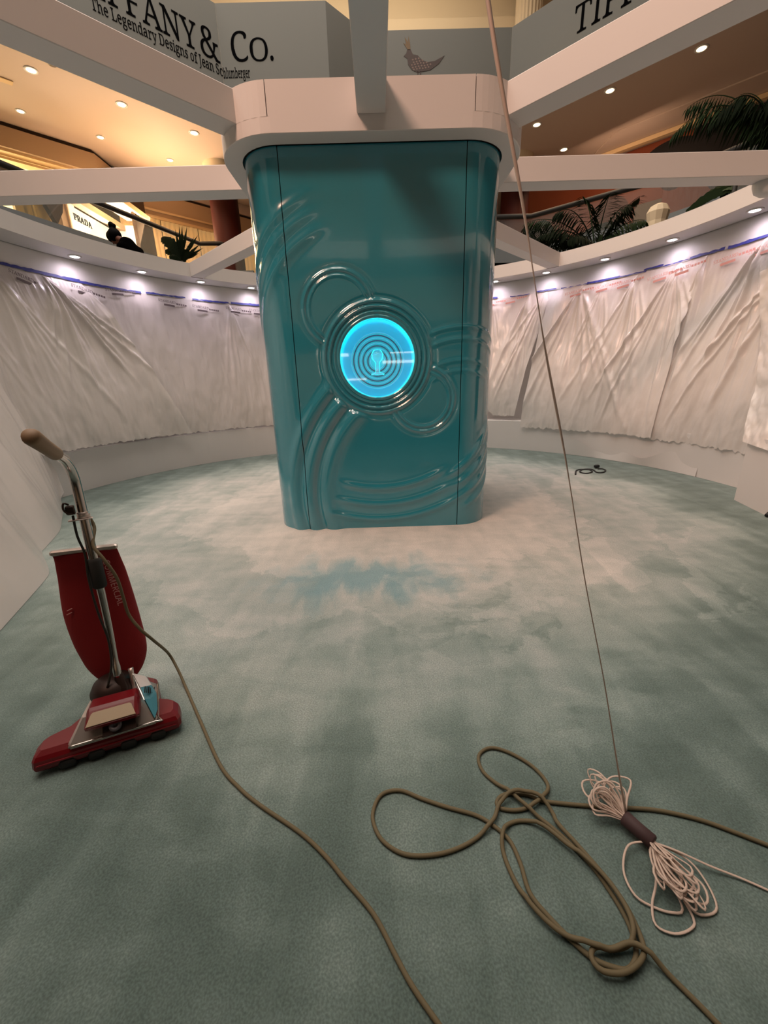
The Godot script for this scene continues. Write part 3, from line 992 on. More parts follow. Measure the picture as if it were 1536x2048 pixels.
func plan_rings(st: SurfaceTool, rings: Array, cap0: bool, cap1: bool) -> void:
	# rings: [half, corner radius, y]
	var out: Array = []
	for q in rings:
		var ring := PackedVector3Array()
		for p in rounded_ring(q[0], q[1]):
			ring.append(Vector3(p.x, q[2], p.y))
		ring.reverse()
		out.append(ring)
	skin_rings(st, out, cap0, cap1)

func column() -> void:
	var c := thing("display_column", "tall glossy teal display column with rippled front and glowing round window", "display column")
	# dark carcass seen only in the joints; the window's niche is cut out of it
	var core := begin()
	var out: Array = []
	for q in [[0.0], [COLH + 0.03]]:
		var ring := PackedVector3Array()
		for p in rounded_ring(CW - 0.012, CR):
			ring.append(Vector3(p.x, q[0], minf(p.y, CW - 0.45)))
		ring.reverse()
		out.append(ring)
	skin_rings(core, out, true, true)
	obj("carcass", done(core), "dark gap", c)
	var back := begin()
	for s in [-1, 1]:
		add_box(back, Transform3D(Basis.IDENTITY, Vector3(s * SEAM, COLH / 2, CW - 0.03)), Vector3(0.05, COLH, 0.03), 0.0)
	add_box(back, Transform3D(Basis.IDENTITY, Vector3(0, COLH + 0.006, CW - 0.05)), Vector3(1.3, 0.03, 0.06), 0.0)
	obj("joint_backing", done(back), "dark gap", c)
	obj("front_panel", relief_panel(-SEAM + 0.003, SEAM - 0.003, 0.0, COLH, 0.010, true), "teal lacquer", c)
	var arc := CR * PI / 2
	obj("corner_panel", relief_panel(SEAM + 0.003, SEAM + arc - 0.002, 0.0, COLH, 0.012), "teal lacquer", c)
	obj("corner_panel", relief_panel(-SEAM - arc + 0.002, -SEAM - 0.003, 0.0, COLH, 0.012), "teal lacquer", c)
	obj("side_panel", relief_panel(SEAM + arc + 0.002, SEAM * 3 + arc, 0.0, COLH, 0.05), "teal lacquer", c)
	obj("side_panel", relief_panel(-SEAM * 3 - arc, -SEAM - arc - 0.002, 0.0, COLH, 0.05), "teal lacquer", c)
	obj("back_panel", relief_panel(SEAM * 3 + arc + 0.003, SEAM * 5 + arc * 3 - 0.003, 0.0, COLH, 0.06), "teal lacquer", c)
	# round window: frame lip, lit niche with stepped rings, pane, little stand
	var face := Basis(Vector3(1, 0, 0), Vector3(0, 0, 1), Vector3(0, -1, 0))
	var at := Vector3(-0.01, 1.45, CW)
	var w := obj("window_frame", lathe([Vector2(0.300, -0.05), Vector2(0.300, 0.004), Vector2(0.306, 0.012), Vector2(0.316, 0.014), Vector2(0.330, 0.004), Vector2(0.330, -0.05)], at, face, 96, true, false), "teal lacquer", c)
	var niche := obj("niche", lathe([Vector2(0.24, -0.40), Vector2(0.302, -0.36), Vector2(0.302, -0.02)], at, face, 72, true, false), "cyan glow", c)
	obj("niche_back", lathe([Vector2(0.0, -0.40), Vector2(0.24, -0.40)], at, face, 72, true, false), "cyan back", c)
	for k in 9:
		var r := 0.065 + k * 0.021
		obj("ripple_ring", lathe([Vector2(r - 0.006, -0.385 + k * 0.004), Vector2(r - 0.003, -0.370 + k * 0.004), Vector2(r + 0.003, -0.370 + k * 0.004), Vector2(r + 0.006, -0.385 + k * 0.004)], at, face, 64, true, false), "cyan ring" if k % 2 else "cyan ring pale", niche)
	obj("pane", lathe([Vector2(0.0, -0.014), Vector2(0.300, -0.014), Vector2(0.300, -0.008), Vector2(0.0, -0.008)], at, face, 64, false), "window glass", c)
	obj("glass_stand", lathe([Vector2(0.055, 0.0), Vector2(0.055, 0.008), Vector2(0.02, 0.02), Vector2(0.018, 0.10), Vector2(0.045, 0.13), Vector2(0.05, 0.17), Vector2(0.03, 0.20), Vector2(0.0, 0.205)], Vector3(-0.01, 1.33, CW - 0.2), Basis.IDENTITY, 24), "crystal", c)
	area(Vector3(-0.01, 1.45, CW - 0.30), Vector3(-0.01, 1.40, CW + 1), Vector2(0.36, 0.36), Color(0.12, 0.88, 0.92), 0.28, "niche_light")

func capital() -> void:
	var half := 1.123
	var r := 0.45
	var c := thing("column_head", "white rounded-square head on the teal column where the beams meet", "column head")
	var st := begin()
	# lower band with an open, recessed middle so that a dark joint runs round the column top
	plan_rings(st, [[CW + 0.016, CR + 0.016, YB], [CW + 0.016, CR + 0.016, COLH], [half - 0.004, r, COLH], [half, r, COLH + 0.004], [half, r, YB]], false, false)
	obj("band", done(st), "white paint", c)
	var pst := begin()
	plan_rings(pst, [[half - 0.014, r, YB - 0.002], [half - 0.014, r, YT - 0.003]], true, true)
	obj("core", done(pst), "gap brown", c)
	# upper casing in separate panels, with thin joints at the corners
	var flat := 0.69
	var peri := 4 * (2 * (half - r) + r * PI / 2)
	var quarter := peri / 4
	var cuts := [flat, quarter - flat, quarter + flat, 2 * quarter - flat, 2 * quarter + flat, 3 * quarter - flat, 3 * quarter + flat, 4 * quarter - flat]
	for i in cuts.size():
		var s0: float = cuts[i] + 0.003
		var s1: float = (cuts[(i + 1) % cuts.size()] + (peri if i == cuts.size() - 1 else 0.0)) - 0.003
		var q := begin()
		var rings: Array = []
		for k in 17:
			var o := outline(lerpf(s0, s1, k / 16.0), half, r)
			var a: Vector2 = o[0]
			var b: Vector2 = o[0] - o[1] * 0.013
			rings.append(PackedVector3Array([Vector3(a.x, YB, a.y), Vector3(a.x, YT, a.y), Vector3(b.x, YT, b.y), Vector3(b.x, YB, b.y)]))
		skin_rings(q, rings, true, true)
		obj("casing_panel", done(q), "white paint", c)

func beams() -> void:
	var list := [[180.0, "white spoke beam coming forward overhead from the column head"], [-135.0, "white spoke beam rising to the upper left corner from the column head"], [135.0, "white spoke beam rising to the upper right corner from the column head"], [-90.0, "white spoke beam running level to the left edge"], [90.0, "white spoke beam running level to the right edge"], [-45.0, "short-looking white beam behind the column on the left, beside the small plant"], [45.0, "short-looking white beam behind the column on the right, below the palms"]]
	for b in list:
		var dir := polar(1.0, 0, b[0])
		var r0 := 1.123 if int(absf(b[0])) % 90 == 0 else 1.26
		var t := thing("spoke_beam", b[1], "beam", Vector3.ZERO, 0.0, "white spoke beams")
		var st := begin()
		var mid := dir * ((r0 + 4.04) / 2)
		add_box(st, Transform3D(Basis(Vector3.UP, -deg_to_rad(b[0])), Vector3(mid.x, (YB + YT) / 2, mid.z)), Vector3(0.19, YT - YB, 4.04 - r0), 0.004)
		obj("casing", done(st), "white paint", t)
		var jst := begin()
		add_box(jst, Transform3D(Basis(Vector3.UP, -deg_to_rad(b[0])), Vector3(dir.x * 4.0385, YB - 0.001, dir.z * 4.0385)), Vector3(0.186, 0.004, 0.012), 0.0)
		obj("joint", done(jst), "gap brown", t)
	# white rounded arm at the far right
	var arm := thing("rounded_bracket", "white round-ended bracket poking in at the right edge above the ring", "bracket")
	obj("arm", tube(PackedVector3Array([Vector3(3.63, 2.955, -0.10), Vector3(3.645, 2.952, -0.08), Vector3(3.69, 2.945, -0.05), Vector3(3.78, 2.94, 0.0), Vector3(4.2, 2.94, 0.25)]), [0.03, 0.075, 0.10, 0.11, 0.11], 20), "trim white", arm)
	obj("back_plate", tube(PackedVector3Array([Vector3(3.70, 3.04, -0.12), Vector3(3.72, 3.04, -0.10), Vector3(4.2, 3.04, 0.22)]), [0.06, 0.10, 0.11], 20), "trim white", arm)

# ------------------------------------------------------------------ plastic film over the walls
func film(called: String, label: String, d0: float, d1: float, b0: float, b1: float, sd: int, pins: Array, prints: Array, ink: String, low := 0.53, lift := 0.0, proud := 0.0) -> Node3D:
	# hung from degree d0..d1 at the tape line; its lower corners at b0..b1; pins: [u, strength, spread]
	var t := thing("plastic_sheet", label, "plastic sheet", Vector3.ZERO, 0.0, "")
	var r := RandomNumberGenerator.new()
	r.seed = sd
	var folds: Array = []
	for p in pins:
		var n := int(p[3])
		for k in n:
			var e := (k + 0.5) / n * 2 - 1 + r.randf_range(-0.14, 0.14)
			folds.append([p[0], e * p[2], p[1] * r.randf_range(0.45, 1.2), r.randf_range(0.010, 0.024), r.randf_range(0.35, 1.0)])
	for k in 14:
		folds.append([r.randf(), r.randf_range(-0.25, 0.25), r.randf_range(0.002, 0.008), r.randf_range(0.04, 0.12), 1.0])
	var nz := FastNoiseLite.new()
	nz.seed = sd
	nz.frequency = 2.2
	nz.fractal_octaves = 3
	var span := deg_to_rad(absf(d1 - d0)) * 4.3
	var f := func(u: float, v: float) -> Vector3:
		var deg := lerpf(lerpf(d0, d1, u), lerpf(b0, b1, u), pow(v, 0.9))
		var top := 2.70 + 0.012 * nz.get_noise_2d(deg * 0.9, 3.0)
		var bot := low + lift * (1.0 - smoothstep(0.45, 0.75, u))
		bot += 0.03 * nz.get_noise_2d(deg * 0.35, 9.0)
		var y := lerpf(top, bot, v)
		var rad := 4.438 - 0.02 * smoothstep(0.0, 0.1, v) - 0.335 * smoothstep(0.0, 1.0, v)
		var d := 0.0
		var x := u * span
		for q in folds:
			var fx: float = q[0] * span + q[1] * v * 2.1
			var w: float = q[3] * (0.7 + 2.2 * v)
			var k: float = (x - fx) / w
			if absf(k) < 3.0:
				d += 1.35 * q[2] * exp(-k * k) * minf(1.0, v * 9.0) * (1.0 - smoothstep(q[4] * 0.7, q[4] * 1.05 + 0.05, v))
		d += 0.030 * nz.get_noise_2d(deg * 0.10, v * 0.7) * minf(1.0, v * 6.0)
		d += 0.007 * nz.get_noise_2d(deg * 0.20, v * 3.0 + 20.0) * minf(1.0, v * 6.0)
		return polar(rad - proud * minf(1.0, v * 5.0) * (1.0 + 0.9 * smoothstep(0.90, 1.0, u)) - maxf(d, -0.012) - 0.012 * v, y, deg)
	obj("film", grid(f, int(span / 0.012), 84), "plastic film", t)
	for q in prints:
		var p: Vector3 = f.call(q[0], q[1])
		var deg := rad_to_deg(atan2(p.x, -p.z))
		var inward := -polar(1, 0, deg)
		var b := Basis(Vector3.UP.cross(inward).normalized(), Vector3.UP, inward) * Basis(Vector3(0, 0, 1), q[2])
		p += inward * 0.042
		var tx := obj("printed_mark", lettering("STANDARD", serif, 0.052, 0.002), ink, t)
		tx.transform = Transform3D(b, p)
		var mark := begin()
		add_box(mark, Transform3D(b, p + b * Vector3(0.17, -0.022, 0)), Vector3(0.17, 0.028, 0.002), 0.0)
		for k in 5:
			add_box(mark, Transform3D(b, p + b * Vector3(0.30 + k * 0.036, 0.018, 0)), Vector3(0.026, 0.026, 0.002), 0.0)
		obj("printed_mark", done(mark), ink, t)
	return t

func tape(label: String, spans: Array, sd: int) -> void:
	var t := thing("masking_tape", label, "tape", Vector3.ZERO, 0.0, "")
	var r := RandomNumberGenerator.new()
	r.seed = sd
	for s in spans:
		var n := maxi(4, int(absf(s[1] - s[0]) / 0.5))
		var hi := PackedVector3Array()
		var lo := PackedVector3Array()
		var y0: float = 2.715 + r.randf_range(-0.012, 0.012)
		for i in n + 1:
			var deg := lerpf(s[0], s[1], float(i) / n)
			var tear := r.randf_range(-0.012, 0.008) if i % 3 == 0 else 0.0
			hi.append(polar(4.432, y0 + s[2] * 0.5 + tear, deg))
			lo.append(polar(4.425, y0 - s[2] * 0.5 + r.randf_range(-0.005, 0.005), deg))
		var st := begin()
		var rings: Array = []
		for i in n + 1:
			var q := hi[i].normalized() * 0.004
			q.y = 0
			rings.append(PackedVector3Array([hi[i], lo[i], lo[i] - q, hi[i] - q]))
		skin_rings(st, rings, true, true)
		obj("tape_strip", done(st), "blue tape", t)

func films() -> void:
	film("plastic_sheet", "milky plastic sheet sagging flat on the wall, just left of the teal column", -70, -16, -68, -16, 3, [[0.10, 0.010, 0.35, 5], [0.62, 0.014, 0.30, 6], [0.97, 0.02, 0.5, 6]], [[0.145, 0.035, 0.1], [0.33, 0.05, -0.05], [0.46, 0.06, -0.06], [0.60, 0.05, -0.05], [0.70, 0.05, -0.04]], "print dark", 0.56)
	film("plastic_sheet", "milky plastic sheet pulled into a fan of long creases at the left wall", -97, -66, -97, -53, 8, [[0.80, 0.022, 0.62, 14], [0.98, 0.016, 0.5, 6], [0.52, 0.016, 0.35, 6], [0.25, 0.014, 0.3, 5]], [[0.60, 0.04, -0.2], [0.90, 0.045, -0.15]], "print dark", 0.57, 0.0, 0.085)
	film("plastic_sheet", "short bunched plastic sheet gathered up beside the hanging cord, right of the column", 18, 43, 18, 38, 14, [[0.45, 0.016, 0.5, 7], [0.95, 0.03, -0.55, 9], [0.80, 0.024, -0.4, 6]], [[0.35, 0.05, 0.05], [0.55, 0.05, 0.1]], "print red", 0.62, 0.33)
	film("plastic_sheet", "long pleated plastic sheet with faint red printing on the right wall", 42, 72, 40, 72, 19, [[0.25, 0.026, -0.7, 12], [0.40, 0.02, -0.4, 6], [0.62, 0.020, -0.45, 9], [0.86, 0.026, -0.6, 12]], [[0.15, 0.06, 0.1], [0.33, 0.06, 0.1], [0.47, 0.06, 0.1], [0.7, 0.07, 0.12], [0.84, 0.07, 0.12]], "print red", 0.42, 0.0, 0.03)
	film("plastic_sheet", "loose plastic sheet with a sharp diagonal edge at the far right", 71, 100, 69, 92, 23, [[0.05, 0.03, -0.2, 6], [0.35, 0.03, -0.6, 9], [0.6, 0.03, -0.6, 9]], [[0.12, 0.07, 0.1], [0.3, 0.07, 0.1]], "print red", 0.40)
	tape("run of torn blue masking tape along the top of the film left of the column", [[-95, -84, 0.035], [-84.3, -66, 0.038], [-66.5, -55, 0.030], [-54, -46, 0.022], [-44.5, -36.5, 0.026], [-36, -28, 0.034], [-27.5, -18, 0.03]], 4)
	tape("thin broken run of blue masking tape along the film right of the column", [[20, 30.5, 0.032], [33.5, 38, 0.012], [39.5, 44, 0.02], [45, 51, 0.012], [50.5, 57, 0.026], [57, 62, 0.014], [61.5, 65, 0.024], [65, 70, 0.012], [69.5, 75, 0.03], [75.5, 95, 0.03]], 9)
	# sheet hanging out over the left of the entrance down to the carpet
	var t := thing("plastic_sheet", "nearest plastic sheet hanging down to the carpet left of the vacuum", "plastic sheet")
	var top := curve([Vector3(-4.354, 2.66, -0.635), Vector3(-4.36, 2.66, 0.1), Vector3(-4.28, 2.66, 0.8), Vector3(-4.0, 2.66, 1.7), Vector3(-3.6, 2.66, 2.4), Vector3(-3.1, 2.66, 3.2)], 0.02)
	var bot := curve([Vector3(-4.017, 0.063, -0.515), Vector3(-3.95, 0.02, -0.36), Vector3(-3.61, 0.004, 0.07), Vector3(-3.34, 0.004, 0.45), Vector3(-3.10, 0.004, 0.80), Vector3(-2.90, 0.004, 1.22), Vector3(-2.84, 0.004, 1.34), Vector3(-2.64, 0.004, 1.55), Vector3(-2.47, 0.004, 1.74), Vector3(-2.40, 0.004, 1.87), Vector3(-2.30, 0.004, 2.12), Vector3(-2.15, 0.004, 2.51), Vector3(-1.98, 0.004, 2.95), Vector3(-1.75, 0.004, 3.6)], 0.02)
	var nz := FastNoiseLite.new()
	nz.seed = 77
	nz.frequency = 0.8
	var f := func(u: float, v: float) -> Vector3:
		var a := top[int(u * (top.size() - 1))]
		var b := bot[int(u * (bot.size() - 1))]
		var p := a.lerp(b, v)
		var out := Vector3(0.87, 0, -0.5)
		p += out * (0.10 * nz.get_noise_2d(u * 9.0, v * 0.8) + 0.07 * absf(sin(u * 15.0 + v * 2.5))) * sin(PI * clampf(v, 0, 1)) * smoothstep(0.0, 0.10, u)
		return p
	obj("film", grid(f, 170, 60), "plastic film", t)
	# film folded over the end of the plinth at the right
	var e := thing("plastic_sheet", "crumpled plastic lapped over the white plinth end at the right edge", "plastic sheet")
	var g := func(u: float, v: float) -> Vector3:
		var a := Vector3(4.18, 2.3, -0.45).lerp(Vector3(4.02, 2.3, 1.35), u)
		var b := Vector3(3.63, 0.60, 0.44).lerp(Vector3(3.30, 0.52, 1.7), u)
		var p := a.lerp(b, v)
		p += Vector3(-0.8, 0.2, 0.3) * (0.05 * nz.get_noise_2d(u * 6.0, v * 6.0) - 0.16 * sin(PI * v) + 0.03 * nz.get_noise_2d(u * 9.0 + 40.0, v * 7.0) * v)
		return p
	obj("film", grid(g, 90, 80), "plastic film", e)
	var lo := thing("paper_strip", "wavy-topped strip of loose white paper along the base of the right wall", "paper strip")
	var h := func(u: float, v: float) -> Vector3:
		var deg := lerpf(51.0, 82.0, u)
		return polar(4.072 - 0.02 * sin(u * 12.0) * v, (0.16 + 0.06 * sin(u * 9.0 + 0.6) + 0.05 * sin(u * 17.0)) * v + 0.003, deg)
	obj("paper", grid(h, 80, 6), "white paint", lo)

# ------------------------------------------------------------------ upright vacuum cleaner
func loft(levels: Array, foot: Array) -> ArrayMesh:
	# levels: [y, scale, z shift]; foot: plan polygon (x, z), clockwise seen from above
	var st := begin()
	var rings: Array = []
	for l in levels:
		var ring := PackedVector3Array()
		for p in foot:
			ring.append(Vector3(p.x * l[1], l[0], (p.y + 0.13) * l[1] - 0.13 + l[2]))
		rings.append(ring)
	skin_rings(st, rings, true, true)
	return done(st)

func vacuum() -> void:
	var t := thing("vacuum_cleaner", "red upright vacuum cleaner with cloth bag and chrome handle at left", "vacuum cleaner", Vector3(-1.014, 0, 3.318), 0.40)
	var foot := [Vector2(-0.222, 0.006), Vector2(-0.230, -0.004), Vector2(-0.230, -0.045), Vector2(-0.214, -0.062), Vector2(-0.150, -0.088), Vector2(-0.118, -0.13), Vector2(-0.108, -0.25), Vector2(-0.07, -0.29), Vector2(0.10, -0.29), Vector2(0.135, -0.262), Vector2(0.150, -0.17), Vector2(0.158, -0.11), Vector2(0.206, -0.082), Vector2(0.228, -0.062), Vector2(0.230, -0.01), Vector2(0.222, 0.006)]
	foot.reverse()
	obj("base_housing", loft([[0.022, 0.97, 0.0], [0.026, 0.99, 0.0], [0.034, 1.0, 0.0], [0.058, 0.995, -0.006], [0.070, 0.97, -0.012], [0.082, 0.90, -0.018]], foot), "red plastic", t)
	var ridge := begin()
	add_box(ridge, Transform3D(Basis.IDENTITY, Vector3(0, 0.046, 0.006)), Vector3(0.43, 0.006, 0.006), 0.002)
	obj("nose_ridge", done(ridge), "red plastic", t)
	var hood := [Vector2(-0.116, -0.006), Vector2(0.148, -0.006), Vector2(0.156, -0.02), Vector2(0.138, -0.225), Vector2(0.12, -0.245), Vector2(-0.085, -0.245), Vector2(-0.10, -0.225), Vector2(-0.124, -0.02)]
	hood.reverse()
	hood.reverse()
	obj("hood", loft([[0.066, 1.0, 0.0], [0.078, 1.0, 0.0], [0.084, 0.97, 0.0], [0.128, 0.72, -0.012], [0.138, 0.66, -0.014]], hood), "worn chrome", t)
	var rim_st := begin(true)
	var rim := curve([Vector3(-0.118, 0.078, -0.003), Vector3(0.150, 0.078, -0.003), Vector3(0.158, 0.078, -0.018), Vector3(0.140, 0.080, -0.225)], 0.02)
	add_tube(rim_st, rim, 0.005, 8)
	obj("hood_rim", done(rim_st), "chrome", t)
	# dark plate standing for the shaded hollow, with the ring shaped knob, under the cover
	var slope := Basis(Vector3.RIGHT, 0.75)
	obj("recess", box(Vector3(0.105, 0.004, 0.062), Vector3.ZERO, 0, 0.001), "dirty metal", t).transform = Transform3D(slope, Vector3(0.038, 0.106, -0.014))
	obj("knob", lathe([Vector2(0.007, 0.0), Vector2(0.019, 0.0), Vector2(0.021, 0.006), Vector2(0.018, 0.013), Vector2(0.009, 0.013), Vector2(0.007, 0.006)], Vector3(0.028, 0.108, -0.008), slope, 24), "knob grey", t)
	# red cover with the beige lens
	var cov := begin()
	var rings: Array = []
	for q in [[-0.062, 0.020], [-0.056, 0.008], [-0.048, 0.0], [0.092, 0.0], [0.100, 0.008], [0.106, 0.020]]:
		var e: float = q[1]
		rings.append(PackedVector3Array([Vector3(q[0], 0.120, -0.004 - e * 0.2), Vector3(q[0], 0.138 - e * 0.3, 0.006 - e * 0.5), Vector3(q[0], 0.168 - e, -0.044), Vector3(q[0], 0.174 - e, -0.056), Vector3(q[0], 0.170 - e, -0.108 + e), Vector3(q[0], 0.130, -0.130 + e)]))
	skin_rings(cov, rings, true, true)
	obj("lamp_cover", done(cov), "red plastic", t)
	obj("lens", prism(PackedVector2Array([Vector2(-0.076, -0.024), Vector2(0.076, -0.024), Vector2(0.062, 0.018), Vector2(0.056, 0.022), Vector2(-0.056, 0.022), Vector2(-0.062, 0.018)]), Transform3D(Basis(Vector3.RIGHT, Vector3(0, 0.514, -0.857), Vector3(0, 0.857, 0.514)), Vector3(0.022, 0.1515, -0.0185)), 0.006), "beige plastic", t)
	obj("motor_dome", lathe([Vector2(0.080, 0.0), Vector2(0.078, 0.03), Vector2(0.062, 0.06), Vector2(0.035, 0.075), Vector2(0.0, 0.078)], Vector3(0.0, 0.118, -0.185), Basis.IDENTITY, 28), "dirty metal", t)
	obj("handle_bail", tube(PackedVector3Array([Vector3(0.045, 0.125, -0.12), Vector3(0.042, 0.16, -0.145), Vector3(0.032, 0.20, -0.165), Vector3(0.029, 0.225, -0.172)]), [0.016, 0.018, 0.016, 0.012], 12), "dirty metal", t)
	var lever := obj("release_lever", tube(PackedVector3Array([Vector3(0.07, 0.13, -0.15), Vector3(0.072, 0.19, -0.175), Vector3(0.07, 0.212, -0.185)]), [0.008, 0.008, 0.010], 8), "worn chrome", t)
	lever.set_meta("label", "small worn metal release lever")
	# sticker on the right wing of the hood
	obj("wing", plate_from([Vector3(0.080, 0.205, -0.155), Vector3(0.128, 0.192, -0.130), Vector3(0.158, 0.150, -0.075), Vector3(0.160, 0.105, -0.03), Vector3(0.147, 0.082, -0.006), Vector3(0.118, 0.140, -0.06)], 0.006), "chrome", t)
	obj("sticker", plate_from([Vector3(0.084, 0.207, -0.150), Vector3(0.126, 0.196, -0.127), Vector3(0.145, 0.172, -0.095), Vector3(0.108, 0.172, -0.098)], 0.009), "sticker white", t)
	obj("sticker", plate_from([Vector3(0.108, 0.172, -0.098), Vector3(0.145, 0.172, -0.095), Vector3(0.160, 0.150, -0.068), Vector3(0.160, 0.108, -0.028), Vector3(0.149, 0.088, -0.010), Vector3(0.122, 0.142, -0.060)], 0.009), "sticker blue", t)
	var bars := begin()
	var bn := Vector3(0.62, 0.66, 0.42).normalized()
	var bu := (Vector3(1, 0, 0.08) - bn * bn.x).normalized()
	bu = (bu - bn * bu.dot(bn)).normalized()
	var bb := Basis(bu, bn.cross(bu), bn)
	for k in 6:
		add_box(bars, Transform3D(bb, Vector3(0.134, 0.160, -0.082) + bb * Vector3(-0.018 + k * 0.0068, 0, 0.009)), Vector3(0.0018 if k % 2 else 0.0030, 0.024, 0.003), 0.0)
	obj("barcode", done(bars), "black rubber", t)
	# wheels and the worn brush guard along the floor
	for x in [-0.130, -0.045, 0.055, 0.150]:
		obj("wheel", lathe([Vector2(0.016, -0.025), Vector2(0.021, -0.018), Vector2(0.021, 0.018), Vector2(0.016, 0.025)], Vector3(x, 0.021, -0.006), Basis(Vector3.BACK, PI / 2), 20), "black rubber", t)
	obj("brush_guard", box(Vector3(0.42, 0.018, 0.05), Vector3(0, 0.020, -0.03), 0, 0.004), "black rubber", t)
	for x in [-0.07, 0.11]:
		obj("rear_wheel", lathe([Vector2(0.022, -0.014), Vector2(0.032, -0.010), Vector2(0.032, 0.010), Vector2(0.022, 0.014)], Vector3(x, 0.032, -0.262), Basis(Vector3.BACK, PI / 2), 20), "black rubber", t)
	# handle
	var h := curve([Vector3(0.029, 0.20, -0.163), Vector3(0.029, 0.30, -0.190), Vector3(0.029, 0.422, -0.218), Vector3(0.029, 0.62, -0.245), Vector3(0.029, 0.903, -0.274), Vector3(0.029, 0.985, -0.268), Vector3(0.029, 1.035, -0.225), Vector3(0.029, 1.062, -0.168), Vector3(0.030, 1.075, -0.135)], 0.02)
	var hr: Array = []
	for p in h:
		hr.append(0.0165 if p.y > 0.56 else lerpf(0.0115, 0.014, clampf((p.y - 0.25) / 0.3, 0, 1)) if p.y > 0.26 else 0.0145)
	obj("handle_tube", tube(h, hr, 16), "chrome", t)
	obj("grip", tube(PackedVector3Array([Vector3(0.030, 1.066, -0.155), Vector3(0.030, 1.070, -0.146), Vector3(0.030, 1.10, -0.078), Vector3(0.030, 1.137, 0.004), Vector3(0.030, 1.142, 0.014)]), [0.019, 0.0215, 0.0215, 0.0245, 0.021], 16), "grip tan", t)
	obj("tube_sleeve", tube(PackedVector3Array([Vector3(0.029, 0.552, -0.236), Vector3(0.029, 0.56, -0.237), Vector3(0.029, 0.655, -0.248), Vector3(0.029, 0.665, -0.250)]), [0.020, 0.0245, 0.0245, 0.019], 16), "grey sleeve", t)
	# clamp with the cord hook
	var cl := obj("clamp", tube(PackedVector3Array([Vector3(0.029, 0.822, -0.266), Vector3(0.029, 0.842, -0.268)]), [0.0205, 0.0205], 16), "worn chrome", t)
	obj("flange", box(Vector3(0.072, 0.004, 0.022), Vector3(0.022, 0.820, -0.250), 0.1, 0.001), "worn chrome", cl)
	obj("hook", tube(curve([Vector3(0.012, 0.845, -0.245), Vector3(-0.006, 0.848, -0.238), Vector3(-0.016, 0.866, -0.236), Vector3(-0.012, 0.886, -0.240), Vector3(0.000, 0.878, -0.244)], 0.006), 0.007, 8, 0.5), "dirty metal", cl)
	obj("switch_box", box(Vector3(0.026, 0.032, 0.022), Vector3(0.000, 0.858, -0.247), 0.15, 0.003), "dirty metal", cl)
	# cloth bag
	var prof := [[0.684, -0.103, 0.098, 0.010], [0.655, -0.105, 0.100, 0.018], [0.556, -0.120, 0.106, 0.040], [0.432, -0.133, 0.112, 0.056], [0.319, -0.127, 0.117, 0.060], [0.242, -0.112, 0.119, 0.058], [0.195, -0.098, 0.112, 0.054], [0.150, -0.070, 0.092, 0.046], [0.118, -0.022, 0.062, 0.034], [0.100, 0.0, 0.045, 0.024]]
	var bs := begin(true)
	var br: Array = []
	for j in 37:
		var f := j / 36.0 * (prof.size() - 1)
		var k := mini(int(f), prof.size() - 2)
		var w := f - k
		var row: Array = []
		for q in 4:
			row.append(cubic_interpolate(prof[k][q], prof[k + 1][q], prof[maxi(k - 1, 0)][q], prof[mini(k + 2, prof.size() - 1)][q], w))
		var cz: float = -0.262 - 0.022 - row[3] if row[0] > 0.6 else lerpf(-0.225, -0.284 + 0.0, clampf((row[0] - 0.1) / 0.5, 0, 1)) - row[3] - 0.004
		var ring := PackedVector3Array()
		for i in 40:
			var a := TAU * i / 40
			var cx: float = cos(a)
			var cs: float = sin(a)
			var wrinkle: float = 1.0 + 0.02 * sin(a * 5.0 + row[0] * 22.0) * clampf((0.66 - row[0]) * 8.0, 0, 1) + 0.05 * exp(-pow((a - 5.75) / 0.16, 2.0)) * clampf((0.64 - row[0]) * 4.0, 0, 1)
			var sx := signf(cx) * pow(absf(cx), 0.8)
			ring.append(Vector3((row[1] + row[2]) / 2 + (row[2] - row[1]) / 2 * sx, row[0], cz + row[3] * cs * wrinkle))
		br.append(ring)
	skin_rings(bs, br, true, true)
	var bag := obj("dust_bag", done(bs), "red cloth", t)
	obj("bag_clip", box(Vector3(0.212, 0.020, 0.020), Vector3.ZERO, 0, 0.005), "worn chrome", t).transform = Transform3D(Basis(Vector3.BACK, -0.045), Vector3(-0.003, 0.690, -0.293))
	var word := obj("lettering", lettering("COMMERCIAL", sans, 0.030, 0.002, HORIZONTAL_ALIGNMENT_LEFT), "pale print", bag)
	word.transform = Transform3D(Basis(Vector3(0.10, -0.985, 0.13).normalized(), Vector3(1, 0.1, -0.12).normalized(), Vector3(0.11, 0.14, 0.985).normalized()), Vector3(0.043, 0.645, -0.262))
	var logo := begin()
	for k in 2:
		add_box(logo, Transform3D(Basis(Vector3.BACK, 0.35), Vector3(-0.098 + k * 0.004, 0.452 + k * 0.016, -0.276)), Vector3(0.020, 0.0035, 0.003), 0.001)
	obj("logo_mark", done(logo), "pale print", bag)
	# mains cord: down the handle, over the bag, across the carpet and out of the picture
	obj("handle_cord", tube(curve([Vector3(0.004, 0.838, -0.244), Vector3(0.000, 0.76, -0.246), Vector3(0.010, 0.69, -0.238), Vector3(0.006, 0.60, -0.220), Vector3(0.012, 0.47, -0.200), Vector3(0.026, 0.36, -0.180), Vector3(0.020, 0.26, -0.158), Vector3(-0.004, 0.185, -0.135)], 0.02), 0.0042, 8), "stem", t)
